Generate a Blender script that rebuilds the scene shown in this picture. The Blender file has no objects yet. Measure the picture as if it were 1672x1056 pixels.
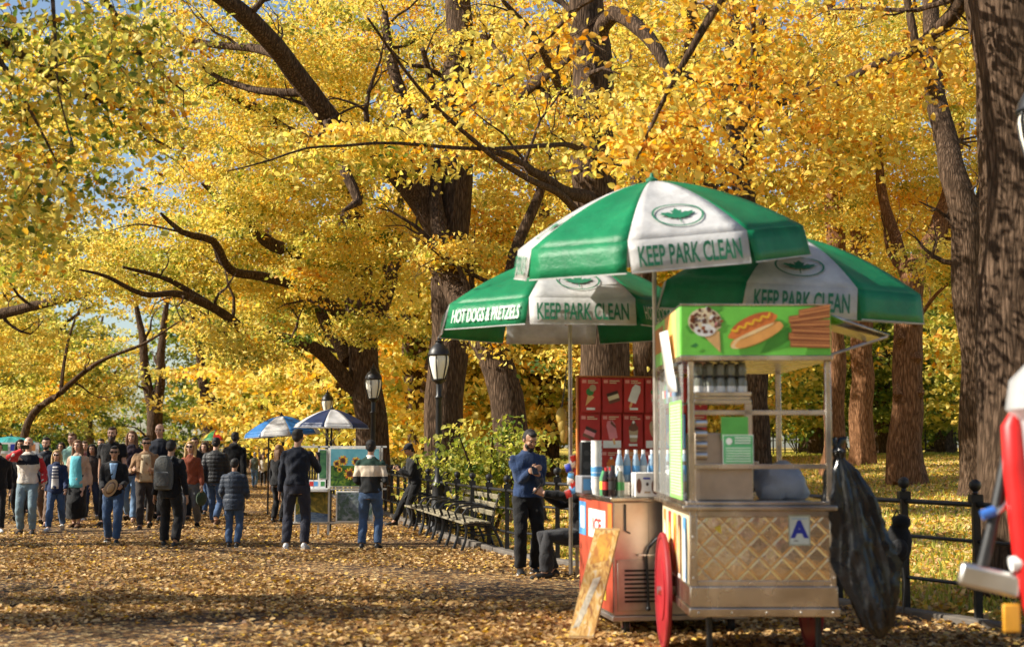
import bpy, bmesh, math, random
import numpy as np
from mathutils import Vector, Matrix, noise

# ------------------------------------------------------------------ camera, world, sun, exposure
SC = bpy.context.scene
COL = SC.collection
CAM_H, F, F0 = 1.58, 2300.0, 1400.0
PITCH = math.atan(196.8 / F)
K = F / F0          # forward distances below are given for a 1400 px lens and stretched by K
R = math.radians
cam_data = bpy.data.cameras.new("camera")
cam_data.lens = 36.0 * F / 1672.0
cam_data.sensor_width = 36.0
cam_data.clip_start = 0.05
cam_data.clip_end = 2000
cam_data.dof.use_dof = True
cam_data.dof.focus_distance = 24.0
cam_data.dof.aperture_fstop = 1.8
cam = bpy.data.objects.new("camera", cam_data)
COL.objects.link(cam)
cam.location = (0, 0, CAM_H)
cam.rotation_euler = (R(90) + PITCH, 0, 0)
SC.camera = cam

SUN = Vector((-0.80, -0.10, 0.58)).normalized()      # direction towards the sun
world = bpy.data.worlds.new("World")
SC.world = world
world.use_nodes = True
wn = world.node_tree
sky = wn.nodes.new("ShaderNodeTexSky")
sky.sky_type = 'NISHITA'
sky.sun_disc = False
sky.sun_elevation = math.asin(SUN.z)
sky.sun_rotation = math.atan2(SUN.x, SUN.y)
wn.links.new(sky.outputs[0], wn.nodes["Background"].inputs[0])
wn.nodes["Background"].inputs[1].default_value = 0.085
sd = bpy.data.lights.new("sun", 'SUN')
sd.energy = 5.0
sd.angle = R(0.5)
sd.color = (1.0, 0.93, 0.80)
sun = bpy.data.objects.new("sun", sd)
COL.objects.link(sun)
sun.rotation_euler = (-SUN).to_track_quat('-Z', 'Y').to_euler()
SC.view_settings.view_transform = 'Standard'
SC.view_settings.look = 'None'
SC.view_settings.gamma = 1
SC.view_settings.exposure = 0.85
SC.cycles.max_bounces = 10
SC.cycles.diffuse_bounces = 6
SC.cycles.transmission_bounces = 5
SC.cycles.transparent_max_bounces = 8

def W(px, py, Y):
    """world point seen at pixel (px,py) of the 1672x1056 photograph at forward distance Y"""
    x, y = (px - 836.0) / F, (528.0 - py) / F
    d = Vector((x, math.cos(PITCH) - y * math.sin(PITCH), math.sin(PITCH) + y * math.cos(PITCH)))
    return Vector((0, 0, CAM_H)) + d * (Y * K / d.y)

def G(px, py, z=0.0):
    """point of the plane z seen at pixel (px,py)"""
    p = W(px, py, 1.0) - Vector((0, 0, CAM_H))
    return Vector((0, 0, CAM_H)) + p * ((z - CAM_H) / p.z)

# ------------------------------------------------------------------ object helpers
def tag(o, label=None, cat=None, group=None, kind=None):
    if label: o["label"] = label
    if cat: o["category"] = cat
    if group: o["group"] = group
    if kind: o["kind"] = kind
    return o

def thing(name, label, cat, loc=(0, 0, 0), rz=0.0, group=None):
    o = bpy.data.objects.new(name, None)
    COL.objects.link(o)
    o.location = loc
    o.rotation_euler = (0, 0, rz)
    o.empty_display_size = 0.2
    return tag(o, label, cat, group)

def link(name, me, parent=None, mats=()):
    o = bpy.data.objects.new(name, me)
    COL.objects.link(o)
    if parent: o.parent = parent
    for m in (mats if isinstance(mats, (list, tuple)) else (mats,)):
        if m: me.materials.append(m)
    return o

def copy_tree(o, parent=None, loc=None, rot=None, scale=None):
    c = o.copy()
    COL.objects.link(c)
    if parent: c.parent = parent
    if loc is not None: c.location = loc
    if rot is not None: c.rotation_euler = rot
    if scale is not None: c.scale = (scale, scale, scale)
    for ch in list(o.children):
        copy_tree(ch, c)
    return c

def frame_from(t, ref=None):
    t = t.normalized()
    r = Vector(ref) if ref is not None else (Vector((1, 0, 0)) if abs(t.x) < 0.8 else Vector((0, 1, 0)))
    u = (r - t * r.dot(t))
    if u.length < 1e-5:
        r = Vector((0, 1, 0)); u = (r - t * r.dot(t))
    u.normalize()
    return u, t.cross(u)

class MB:
    """collects shapes and links them as ONE mesh object"""
    def __init__(s):
        s.v, s.f, s.m, s.cur = [], [], [], 0
    def mat(s, i):
        s.cur = i; return s
    def add(s, vs, fs):
        o = len(s.v)
        s.v.extend([tuple(p) for p in vs])
        s.f.extend([tuple(i + o for i in f) for f in fs])
        s.m.extend([s.cur] * len(fs))
        return s
    def box(s, x0, x1, y0, y1, z0, z1):
        vs = [(x0, y0, z0), (x1, y0, z0), (x1, y1, z0), (x0, y1, z0), (x0, y0, z1), (x1, y0, z1), (x1, y1, z1), (x0, y1, z1)]
        return s.add(vs, [(0, 3, 2, 1), (4, 5, 6, 7), (0, 1, 5, 4), (1, 2, 6, 5), (2, 3, 7, 6), (3, 0, 4, 7)])
    def bar(s, p, q, w, h, up=(0, 0, 1)):
        p, q = Vector(p), Vector(q)
        t = (q - p).normalized()
        a = t.cross(Vector(up))
        if a.length < 1e-4: a = t.cross(Vector((0, 1, 0)))
        a.normalize(); b = a.cross(t)
        a = a * (w / 2); b = b * (h / 2)
        vs = [p - a - b, p + a - b, p + a + b, p - a + b, q - a - b, q + a - b, q + a + b, q - a + b]
        return s.add(vs, [(0, 3, 2, 1), (4, 5, 6, 7), (0, 1, 5, 4), (1, 2, 6, 5), (2, 3, 7, 6), (3, 0, 4, 7)])
    def loft(s, pts, rx, ry=None, n=12, ref=None, caps=True, power=1.0):
        pts = [Vector(p) for p in pts]
        ry = ry or rx
        base = len(s.v); vs = []; fs = []
        N = len(pts)
        for i, p in enumerate(pts):
            a = pts[max(i - 1, 0)]; b = pts[min(i + 1, N - 1)]
            u, w = frame_from(b - a, ref)
            for k in range(n):
                an = 2 * math.pi * k / n
                c, sn = math.cos(an), math.sin(an)
                if power != 1.0:
                    c = math.copysign(abs(c) ** power, c); sn = math.copysign(abs(sn) ** power, sn)
                vs.append(p + u * (c * rx[i]) + w * (sn * ry[i]))
        for i in range(N - 1):
            for k in range(n):
                k2 = (k + 1) % n
                fs.append((i * n + k, i * n + k2, (i + 1) * n + k2, (i + 1) * n + k))
        if caps:
            fs.append(tuple(range(n - 1, -1, -1)))
            fs.append(tuple((N - 1) * n + k for k in range(n)))
        return s.add(vs, fs)
    def tube(s, pts, r, n=8, caps=True):
        r = r if isinstance(r, (list, tuple)) else [r] * len(pts)
        return s.loft(pts, list(r), None, n, None, caps)
    def cyl(s, p, q, r, r2=None, n=16):
        return s.loft([p, q], [r, r if r2 is None else r2], None, n)
    def lathe(s, prof, c=(0, 0, 0), n=20):
        """profile of (radius, z) turned round the vertical through c"""
        c = Vector(c); vs = []; fs = []
        for r, z in prof:
            for k in range(n):
                a = 2 * math.pi * k / n
                vs.append(c + Vector((r * math.cos(a), r * math.sin(a), z)))
        for i in range(len(prof) - 1):
            for k in range(n):
                k2 = (k + 1) % n
                fs.append((i * n + k, i * n + k2, (i + 1) * n + k2, (i + 1) * n + k))
        if prof[0][0] > 1e-4: fs.append(tuple(range(n - 1, -1, -1)))
        if prof[-1][0] > 1e-4: fs.append(tuple((len(prof) - 1) * n + k for k in range(n)))
        return s.add(vs, fs)
    def ball(s, c, rx, ry=None, rz=None, n=14, m=9, rot=None):
        ry = rx if ry is None else ry; rz = rx if rz is None else rz
        c = Vector(c); vs = []; fs = []
        for i in range(m + 1):
            th = math.pi * i / m
            for k in range(n):
                a = 2 * math.pi * k / n
                p = Vector((rx * math.sin(th) * math.cos(a), ry * math.sin(th) * math.sin(a), -rz * math.cos(th)))
                if rot is not None: p = rot @ p
                vs.append(c + p)
        for i in range(m):
            for k in range(n):
                k2 = (k + 1) % n
                fs.append((i * n + k, i * n + k2, (i + 1) * n + k2, (i + 1) * n + k))
        return s.add(vs, fs)
    def prism(s, poly, o, u, v, depth):
        """flat outline poly (2D) on the plane o,u,v given thickness along u x v"""
        o, u, v = Vector(o), Vector(u), Vector(v)
        w = u.cross(v).normalized() * depth
        n = len(poly)
        a = [o + u * x + v * y for x, y in poly]
        vs = a + [p + w for p in a]
        fs = [tuple(range(n - 1, -1, -1)), tuple(range(n, 2 * n))]
        fs += [(k, (k + 1) % n, n + (k + 1) % n, n + k) for k in range(n)]
        return s.add(vs, fs)
    def mesh(s, name, smooth=True, merge=False):
        me = bpy.data.meshes.new(name)
        me.from_pydata(s.v, [], s.f)
        me.polygons.foreach_set("material_index", s.m)
        if merge:
            bm = bmesh.new(); bm.from_mesh(me)
            bmesh.ops.remove_doubles(bm, verts=bm.verts, dist=1e-4)
            bmesh.ops.recalc_face_normals(bm, faces=bm.faces)
            bm.to_mesh(me); bm.free()
        me.update()
        if smooth:
            me.polygons.foreach_set("use_smooth", [True] * len(me.polygons))
            me.set_sharp_from_angle(angle=R(38))
        return me
    def build(s, name, mats, parent=None, bevel=0.0, smooth=True, label=None):
        me = s.mesh(name, smooth)
        o = link(name, me, parent, mats)
        if bevel:
            b = o.modifiers.new("Bevel", 'BEVEL'); b.width = bevel; b.segments = 2; b.limit_method = 'ANGLE'; b.angle_limit = R(40)
        if label: o["label"] = label
        return o

# ------------------------------------------------------------------ materials
_MATS = {}
def nt(name):
    m = bpy.data.materials.new(name); m.use_nodes = True
    t = m.node_tree
    return m, t, t.nodes["Principled BSDF"]
def N(t, kind, **kw):
    n = t.nodes.new(kind)
    for k, v in kw.items():
        if k.startswith("i_"):
            n.inputs[k[2:].replace("_", " ")].default_value = v
        else: setattr(n, k, v)
    return n
def ramp(t, stops, interp='LINEAR'):
    r = t.nodes.new("ShaderNodeValToRGB"); e = r.color_ramp.elements
    r.color_ramp.interpolation = interp
    while len(e) < len(stops): e.new(0.5)
    for k, (p, c) in enumerate(stops):
        e[k].position = p; e[k].color = (c[0], c[1], c[2], 1)
    return r
def mapped(t, coord="Object", scale=(1, 1, 1)):
    tc = t.nodes.new("ShaderNodeTexCoord"); mp = t.nodes.new("ShaderNodeMapping")
    mp.inputs["Scale"].default_value = scale
    t.links.new(tc.outputs[coord], mp.inputs[0])
    return mp.outputs[0]

def plain(name, col, rough=0.5, metal=0.0, var=0.12, scale=9.0, bump=0.0, spec=0.5):
    """plain material with a little uneven wear"""
    key = (name, tuple(col), rough, metal)
    if key in _MATS: return _MATS[key]
    m, t, b = nt(name)
    co = mapped(t)
    n = N(t, "ShaderNodeTexNoise", i_Scale=scale, i_Detail=6.0)
    t.links.new(co, n.inputs["Vector"])
    lo = [max(0, c * (1 - var)) for c in col]; hi = [min(1, c * (1 + var)) for c in col]
    r = ramp(t, [(0.3, lo), (0.7, hi)])
    t.links.new(n.outputs[0], r.inputs[0]); t.links.new(r.outputs[0], b.inputs["Base Color"])
    rr = N(t, "ShaderNodeMapRange"); rr.inputs[3].default_value = max(0.02, rough - 0.08); rr.inputs[4].default_value = min(1, rough + 0.12)
    t.links.new(n.outputs[0], rr.inputs[0]); t.links.new(rr.outputs[0], b.inputs["Roughness"])
    b.inputs["Metallic"].default_value = metal
    b.inputs["Specular IOR Level"].default_value = spec
    if bump:
        bp = N(t, "ShaderNodeBump", i_Strength=bump, i_Distance=0.01)
        t.links.new(n.outputs[0], bp.inputs["Height"]); t.links.new(bp.outputs[0], b.inputs["Normal"])
    _MATS[key] = m
    return m

def fabric(col, rough=0.85, scale=26.0):
    key = ("fabric", tuple(col), rough)
    if key in _MATS: return _MATS[key]
    m, t, b = nt("fabric")
    co = mapped(t)
    n = N(t, "ShaderNodeTexNoise", i_Scale=6.0, i_Detail=5.0); t.links.new(co, n.inputs["Vector"])
    r = ramp(t, [(0.3, [c * 0.8 for c in col]), (0.7, [min(1, c * 1.2) for c in col])])
    t.links.new(n.outputs[0], r.inputs[0]); t.links.new(r.outputs[0], b.inputs["Base Color"])
    n2 = N(t, "ShaderNodeTexNoise", i_Scale=scale, i_Detail=3.0, i_Distortion=0.6); t.links.new(co, n2.inputs["Vector"])
    bp = N(t, "ShaderNodeBump", i_Strength=0.55, i_Distance=0.02)
    t.links.new(n2.outputs[0], bp.inputs["Height"]); t.links.new(bp.outputs[0], b.inputs["Normal"])
    b.inputs["Roughness"].default_value = rough
    b.inputs["Specular IOR Level"].default_value = 0.25
    b.inputs["Sheen Weight"].default_value = 0.15
    _MATS[key] = m
    return m

def banded(stops):
    """knitted fabric in level bands; stops are (height in metres/2, colour)"""
    m, t, b = nt("banded_fabric")
    tc = t.nodes.new("ShaderNodeTexCoord"); sp = t.nodes.new("ShaderNodeSeparateXYZ")
    t.links.new(tc.outputs["Object"], sp.inputs[0])
    mu = N(t, "ShaderNodeMath", operation='MULTIPLY'); mu.inputs[1].default_value = 0.5
    t.links.new(sp.outputs[2], mu.inputs[0])
    r = ramp(t, stops, 'CONSTANT'); t.links.new(mu.outputs[0], r.inputs[0])
    t.links.new(r.outputs[0], b.inputs["Base Color"]); b.inputs["Roughness"].default_value = 0.9
    return m

def cloth_pair(name, col, trans=0.4):
    """umbrella cloth that lets some light through"""
    m, t, b = nt(name)
    out = t.nodes["Material Output"]
    co = mapped(t)
    n = N(t, "ShaderNodeTexNoise", i_Scale=3.5, i_Detail=8.0, i_Roughness=0.65); t.links.new(co, n.inputs["Vector"])
    r = ramp(t, [(0.32, [c * 0.72 for c in col]), (0.65, [min(1, c * 1.06) for c in col])])
    t.links.new(n.outputs[0], r.inputs[0]); t.links.new(r.outputs[0], b.inputs["Base Color"])
    b.inputs["Roughness"].default_value = 0.42
    bp = N(t, "ShaderNodeBump", i_Strength=0.55, i_Distance=0.04)
    t.links.new(n.outputs[0], bp.inputs["Height"]); t.links.new(bp.outputs[0], b.inputs["Normal"])
    tr = t.nodes.new("ShaderNodeBsdfTranslucent"); t.links.new(r.outputs[0], tr.inputs[0])
    mx = t.nodes.new("ShaderNodeMixShader"); mx.inputs[0].default_value = trans
    t.links.new(b.outputs[0], mx.inputs[1]); t.links.new(tr.outputs[0], mx.inputs[2])
    t.links.new(mx.outputs[0], out.inputs[0])
    return m

def glass(name, col=(0.9, 0.95, 0.95), alpha=0.25, rough=0.05):
    key = (name, tuple(col), alpha)
    if key in _MATS: return _MATS[key]
    m, t, b = nt(name)
    b.inputs["Base Color"].default_value = (*col, 1); b.inputs["Roughness"].default_value = rough
    b.inputs["Alpha"].default_value = alpha
    b.inputs["Specular IOR Level"].default_value = 0.8
    _MATS[key] = m
    return m

def leaf_mat(name, stops, trans=0.5, value=1.0):
    m, t, b = nt(name)
    out = t.nodes["Material Output"]
    at = N(t, "ShaderNodeAttribute", attribute_name="tint")
    r = ramp(t, [(p, [c * value for c in k]) for p, k in stops])
    t.links.new(at.outputs["Fac"], r.inputs[0])
    t.links.new(r.outputs[0], b.inputs["Base Color"])
    b.inputs["Roughness"].default_value = 0.55; b.inputs["Specular IOR Level"].default_value = 0.3
    hs = N(t, "ShaderNodeHueSaturation"); hs.inputs["Saturation"].default_value = 1.08; hs.inputs["Value"].default_value = 1.15
    t.links.new(r.outputs[0], hs.inputs["Color"])
    tr = t.nodes.new("ShaderNodeBsdfTranslucent"); t.links.new(hs.outputs[0], tr.inputs[0])
    mx = t.nodes.new("ShaderNodeMixShader"); mx.inputs[0].default_value = trans
    t.links.new(b.outputs[0], mx.inputs[1]); t.links.new(tr.outputs[0], mx.inputs[2])
    t.links.new(mx.outputs[0], out.inputs[0])
    return m

M_LEAF = leaf_mat("autumn_leaf", [(0.0, (.09, .15, .03)), (0.22, (.36, .38, .06)), (0.45, (.86, .73, .20)), (0.65, (.88, .60, .11)), (0.85, (.76, .34, .05)), (1.0, (.40, .15, .04))], 0.46)
M_LITTER = leaf_mat("fallen_leaf", [(0.0, (.09, .045, .018)), (0.3, (.25, .12, .042)), (0.6, (.50, .30, .11)), (0.85, (.72, .52, .26)), (1.0, (.76, .47, .07))], 0.2)

def bark_mat(name, cols):
    m, t, b = nt(name)
    co = mapped(t, "Object", (7, 7, 1.1))
    n = N(t, "ShaderNodeTexNoise", i_Scale=3.2, i_Detail=9.0, i_Roughness=0.68, i_Distortion=0.5); t.links.new(co, n.inputs["Vector"])
    v = N(t, "ShaderNodeTexVoronoi", i_Scale=3.0, feature='DISTANCE_TO_EDGE'); t.links.new(co, v.inputs["Vector"])
    mx = N(t, "ShaderNodeMath", operation='MULTIPLY_ADD'); mx.inputs[1].default_value = 0.9
    t.links.new(v.outputs[0], mx.inputs[0]); t.links.new(n.outputs[0], mx.inputs[2])
    r = ramp(t, [(p, c) for p, c in zip((.3, .55, .85), cols)])
    t.links.new(mx.outputs[0], r.inputs[0]); t.links.new(r.outputs[0], b.inputs["Base Color"])
    bp = N(t, "ShaderNodeBump", i_Strength=0.9, i_Distance=0.035)
    t.links.new(mx.outputs[0], bp.inputs["Height"]); t.links.new(bp.outputs[0], b.inputs["Normal"])
    b.inputs["Roughness"].default_value = 0.92; b.inputs["Specular IOR Level"].default_value = 0.15
    return m
M_BARK = bark_mat("bark", [(.016, .010, .006), (.056, .034, .020), (.15, .096, .062)])
M_SUNLIT_REDBARK = bark_mat("sunlit_reddish_bark", [(.035, .015, .008), (.14, .066, .030), (.31, .16, .082)])  # redder, paler bark with warm sunlight put into its colour
M_BLACK = plain("black_iron", (.012, .012, .013), 0.42, 0.0, 0.3, 14, 0.1)
M_STEEL = plain("stainless_steel", (.62, .60, .57), 0.30, 1.0, 0.15, 5)
M_DULLSTEEL = plain("worn_steel", (.50, .45, .40), 0.42, 0.9, 0.25, 6, 0.05)
M_WHITE = plain("white_paint", (.78, .78, .77), 0.5)
M_WOOD = plain("weathered_wood", (.34, .25, .15), 0.75, 0, 0.35, 12, 0.3)
M_RUBBER = plain("rubber", (.02, .02, .02), 0.8)

def text2d(s, size, xs=1.0, bold=0.0):
    """flat triangulated lettering: (points, faces), centred on x, baseline at 0"""
    cu = bpy.data.curves.new("lettering", 'FONT'); cu.body = s; cu.size = size; cu.offset = bold; cu.align_x = 'CENTER'
    cu.resolution_u = 3
    o = bpy.data.objects.new("lettering", cu); COL.objects.link(o)
    dg = bpy.context.evaluated_depsgraph_get()
    me = bpy.data.meshes.new_from_object(o.evaluated_get(dg))
    vs = [(v.co.x * xs, v.co.y) for v in me.vertices]; fs = [tuple(p.vertices) for p in me.polygons]
    bpy.data.objects.remove(o); bpy.data.curves.remove(cu); bpy.data.meshes.remove(me)
    return vs, fs

class Print:
    """flat printed shapes laid on a surface, each layer a fraction of a millimetre proud of the one below"""
    def __init__(s, o, u, v, lift=0.003):
        s.o, s.u, s.v = Vector(o), Vector(u).normalized(), Vector(v).normalized()
        s.n = s.u.cross(s.v).normalized(); s.h = lift; s.mb = MB(); s.mats = []
    def _mi(s, m):
        if m not in s.mats: s.mats.append(m)
        s.mb.mat(s.mats.index(m))
    def poly(s, pts, m, lift=True):
        s._mi(m)
        s.mb.add([s.o + s.u * x + s.v * y + s.n * s.h for x, y in pts], [tuple(range(len(pts)))])
        if lift: s.h += 0.0008
        return s
    def rect(s, x0, y0, x1, y1, m): return s.poly([(x0, y0), (x1, y0), (x1, y1), (x0, y1)], m)
    def oval(s, cx, cy, rx, ry, m, rot=0.0, n=24, lift=True):
        c, sn = math.cos(rot), math.sin(rot)
        return s.poly([(cx + rx * math.cos(a) * c - ry * math.sin(a) * sn, cy + rx * math.cos(a) * sn + ry * math.sin(a) * c)
                       for a in [2 * math.pi * k / n for k in range(n)]], m, lift)
    def text(s, st, cx, cy, size, m, xs=1.0, bold=0.0):
        vs, fs = text2d(st, size, xs, bold)
        s._mi(m)
        s.mb.add([s.o + s.u * (cx + x) + s.v * (cy + y) + s.n * s.h for x, y in vs], fs)
        s.h += 0.0008
        return s
    def build(s, name, parent, label=None):
        return s.mb.build(name, s.mats, parent, smooth=False, label=label)
# ------------------------------------------------------------------ ground
FENCE = [(-16.5, 56.0), (-8.9, 35.0), (-3.15, 20.3), (-0.95, 14.3), (0.15, 12.0), (3.66, 8.05), (5.6, 5.6), (8.6, 1.0), (11, -4)]
FENCE = [(x, y * K) for x, y in FENCE]
def fence_side(x, y):
    """signed distance to the fence line: positive on the lawn"""
    best, sgn = 1e9, 1
    for (x0, y0), (x1, y1) in zip(FENCE, FENCE[1:]):
        dx, dy = x1 - x0, y1 - y0
        t = np.clip(((x - x0) * dx + (y - y0) * dy) / (dx * dx + dy * dy), 0, 1)
        ex, ey = x - x0 - t * dx, y - y0 - t * dy
        d = np.hypot(ex, ey)
        s = np.where(dx * (y - y0) - dy * (x - x0) > 0, 1, -1)
        sgn = np.where(d < best, s, sgn); best = np.minimum(best, d)
    return best * sgn
def sstep(a, b, x):
    t = np.clip((x - a) / (b - a), 0, 1); return t * t * (3 - 2 * t)
def lawn_z(x, y):
    d = fence_side(np.asarray(x, float), np.asarray(y, float))
    return 0.06 + 1.02 * sstep(0.5, 22, d) + 0.04 * np.sin(x * .7) * np.sin(y * .5) * sstep(1, 4, d)
def LZ(x, y): return float(lawn_z(x, y))

def litter_ground(name, dirt, leafcols, cover):
    m, t, b = nt(name)
    co = mapped(t)
    def layer(scale, seed):
        ns = N(t, "ShaderNodeTexNoise", i_Scale=6.0, i_Detail=2.0); t.links.new(co, ns.inputs["Vector"])
        mp = N(t, "ShaderNodeMapping"); mp.inputs["Location"].default_value = (seed, seed * 2.3, 0); mp.inputs["Rotation"].default_value = (0, 0, seed)
        mp.inputs["Scale"].default_value = (1, 1, 0.0)
        t.links.new(co, mp.inputs[0])
        add = N(t, "ShaderNodeMixRGB", blend_type='ADD'); add.inputs[0].default_value = 0.16
        t.links.new(mp.outputs[0], add.inputs[1]); t.links.new(ns.outputs["Color"], add.inputs[2])
        v = N(t, "ShaderNodeTexVoronoi", i_Scale=scale, i_Randomness=1.0); t.links.new(add.outputs[0], v.inputs["Vector"])
        sep = N(t, "ShaderNodeSeparateXYZ"); t.links.new(v.outputs["Color"], sep.inputs[0])
        return v, sep
    v1, s1 = layer(19.0, 1.0); v2, s2 = layer(25.0, 4.0)
    r1 = ramp(t, leafcols); t.links.new(s1.outputs[0], r1.inputs[0])
    r2 = ramp(t, leafcols); t.links.new(s2.outputs[1], r2.inputs[0])
    big = N(t, "ShaderNodeTexNoise", i_Scale=0.55, i_Detail=4.0); t.links.new(co, big.inputs["Vector"])
    dn = N(t, "ShaderNodeTexNoise", i_Scale=5.0, i_Detail=8.0); t.links.new(co, dn.inputs["Vector"])
    dr = ramp(t, [(0.3, [c * .65 for c in dirt]), (0.7, [c * 1.3 for c in dirt])]); t.links.new(dn.outputs[0], dr.inputs[0])
    # where leaves lie: the cell value against the patchy cover
    cv = N(t, "ShaderNodeMapRange"); cv.inputs[1].default_value = 0.35; cv.inputs[2].default_value = 0.65; cv.inputs[3].default_value = cover - 0.2; cv.inputs[4].default_value = cover + 0.2
    t.links.new(big.outputs[0], cv.inputs[0])
    def mask(s, ch):
        g = N(t, "ShaderNodeMath", operation='LESS_THAN'); t.links.new(s.outputs[ch], g.inputs[0]); t.links.new(cv.outputs[0], g.inputs[1]); return g
    m1 = mask(s1, 2); m2 = mask(s2, 2)
    a = N(t, "ShaderNodeMixRGB"); t.links.new(m1.outputs[0], a.inputs[0]); t.links.new(dr.outputs[0], a.inputs[1]); t.links.new(r1.outputs[0], a.inputs[2])
    c = N(t, "ShaderNodeMixRGB"); t.links.new(m2.outputs[0], c.inputs[0]); t.links.new(a.outputs[0], c.inputs[1]); t.links.new(r2.outputs[0], c.inputs[2])
    t.links.new(c.outputs[0], b.inputs["Base Color"])
    bp = N(t, "ShaderNodeBump", i_Strength=0.7, i_Distance=0.03); t.links.new(v1.outputs[0], bp.inputs["Height"]); t.links.new(bp.outputs[0], b.inputs["Normal"])
    b.inputs["Roughness"].default_value = 0.9; b.inputs["Specular IOR Level"].default_value = 0.15
    return m
LC = [(0.0, (.07, .035, .016)), (0.35, (.18, .09, .035)), (0.7, (.36, .21, .08)), (1.0, (.58, .42, .20))]
M_PATH = litter_ground("leafy_path", (.060, .041, .031), LC, 0.34)
M_LAWN = litter_ground("leafy_lawn", (.15, .17, .035), [(0.0, (.30, .19, .05)), (0.4, (.66, .46, .09)), (1.0, (.85, .66, .14))], 0.55)

mb = MB(); mb.add([(-400, -60, -.35), (400, -60, -.35), (400, 900, -.35), (-400, 900, -.35)], [(0, 1, 2, 3)])
tag(mb.build("ground", plain("earth", (.20, .15, .07), .95), smooth=False), kind="structure")
nx, ny = 90, 120
xs = -34 + 50 * np.linspace(0, 1, nx); ys = -6 + 170 * np.linspace(0, 1, ny) ** 1.5
def sheet(name, xs, ys, zf, mat):
    X, Y = np.meshgrid(xs, ys); Z = zf(X, Y)
    v = np.stack([X, Y, Z], -1).reshape(-1, 3); n = len(xs)
    f = [(j * n + i, j * n + i + 1, (j + 1) * n + i + 1, (j + 1) * n + i) for j in range(len(ys) - 1) for i in range(n - 1)]
    mb = MB(); mb.v = [tuple(p) for p in v.tolist()]; mb.f = f; mb.m = [0] * len(f)
    return tag(mb.build(name, mat), kind="structure")
sheet("path", xs, ys, lambda X, Y: 0.012 * np.sin(X * 1.3 + .4) * np.sin(Y * .9) - 0.30 * sstep(0.05, 0.6, fence_side(X, Y)), M_PATH)
xs = -26 + 86 * np.linspace(0, 1, 150); ys = -6 + 175 * np.linspace(0, 1, 150) ** 1.4
sheet("lawn", xs, ys, lambda X, Y: np.where(fence_side(X, Y) > .15, lawn_z(X, Y), -.34), M_LAWN)
# left bank beyond the path
xs = -90 + 72 * np.linspace(0, 1, 40); ys = -6 + 180 * np.linspace(0, 1, 40)
sheet("verge", xs, ys, lambda X, Y: -.32 + .40 * sstep(2, 5, -X - 14.5 - .22 * (Y - 8)), M_LAWN)
mb = MB()
for (x0, y0), (x1, y1) in zip(FENCE, FENCE[1:]):
    mb.bar((x0, y0, -.03), (x1, y1, -.03), .15, .20)
tag(mb.build("kerb", plain("kerb_stone", (.13, .11, .09), .85, 0, .25, 6, .3), bevel=.015), kind="structure")

# ------------------------------------------------------------------ leaves
RNG = np.random.default_rng(7)
def leaf_mesh(name, pos, size, tint, rng, up=0.55, six=True, width=0.58, axis=None):
    n = len(pos)
    nrm = rng.normal(size=(n, 3)) * 0.62; nrm[:, 2] += up
    nrm /= np.linalg.norm(nrm, axis=1, keepdims=True)
    a = rng.normal(size=(n, 3)); a[:, 2] -= 0.5
    if axis is not None: a = a * .6 + axis
    a -= nrm * np.sum(a * nrm, 1, keepdims=True); a /= np.linalg.norm(a, axis=1, keepdims=True) + 1e-9
    b = np.cross(nrm, a)
    L = size[:, None]
    if six:
        tpl = [(0, 0, 0), (.46, .30, .10), (.36, .68, .08), (0, 1.0, -.08), (-.36, .68, .08), (-.46, .30, .10)]
        quads = np.array([(0, 1, 2, 3), (0, 3, 4, 5)])
    else:
        tpl = [(0, 0, 0), (.5, .45, .12), (0, 1.0, 0), (-.5, .45, .12)]
        quads = np.array([(0, 1, 2, 3)])
    k = len(tpl)
    V = np.empty((n, k, 3), np.float32)
    for i, (x, y, z) in enumerate(tpl):
        V[:, i] = pos + b * (L * x * width * 1.15) + a * (L * (y - .3)) + nrm * (L * z)
    idx = (np.arange(n)[:, None, None] * k + quads[None]).astype(np.int32).reshape(-1)
    nf = n * len(quads)
    me = bpy.data.meshes.new(name)
    me.vertices.add(n * k); me.vertices.foreach_set("co", V.reshape(-1))
    me.loops.add(nf * 4); me.loops.foreach_set("vertex_index", idx)
    me.polygons.add(nf); me.polygons.foreach_set("loop_start", np.arange(0, nf * 4, 4, dtype=np.int32))
    me.update(calc_edges=True)
    at = me.attributes.new("tint", 'FLOAT', 'FACE')
    at.data.foreach_set("value", np.repeat(np.clip(tint, 0, 1), len(quads)).astype(np.float32))
    return me

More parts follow.
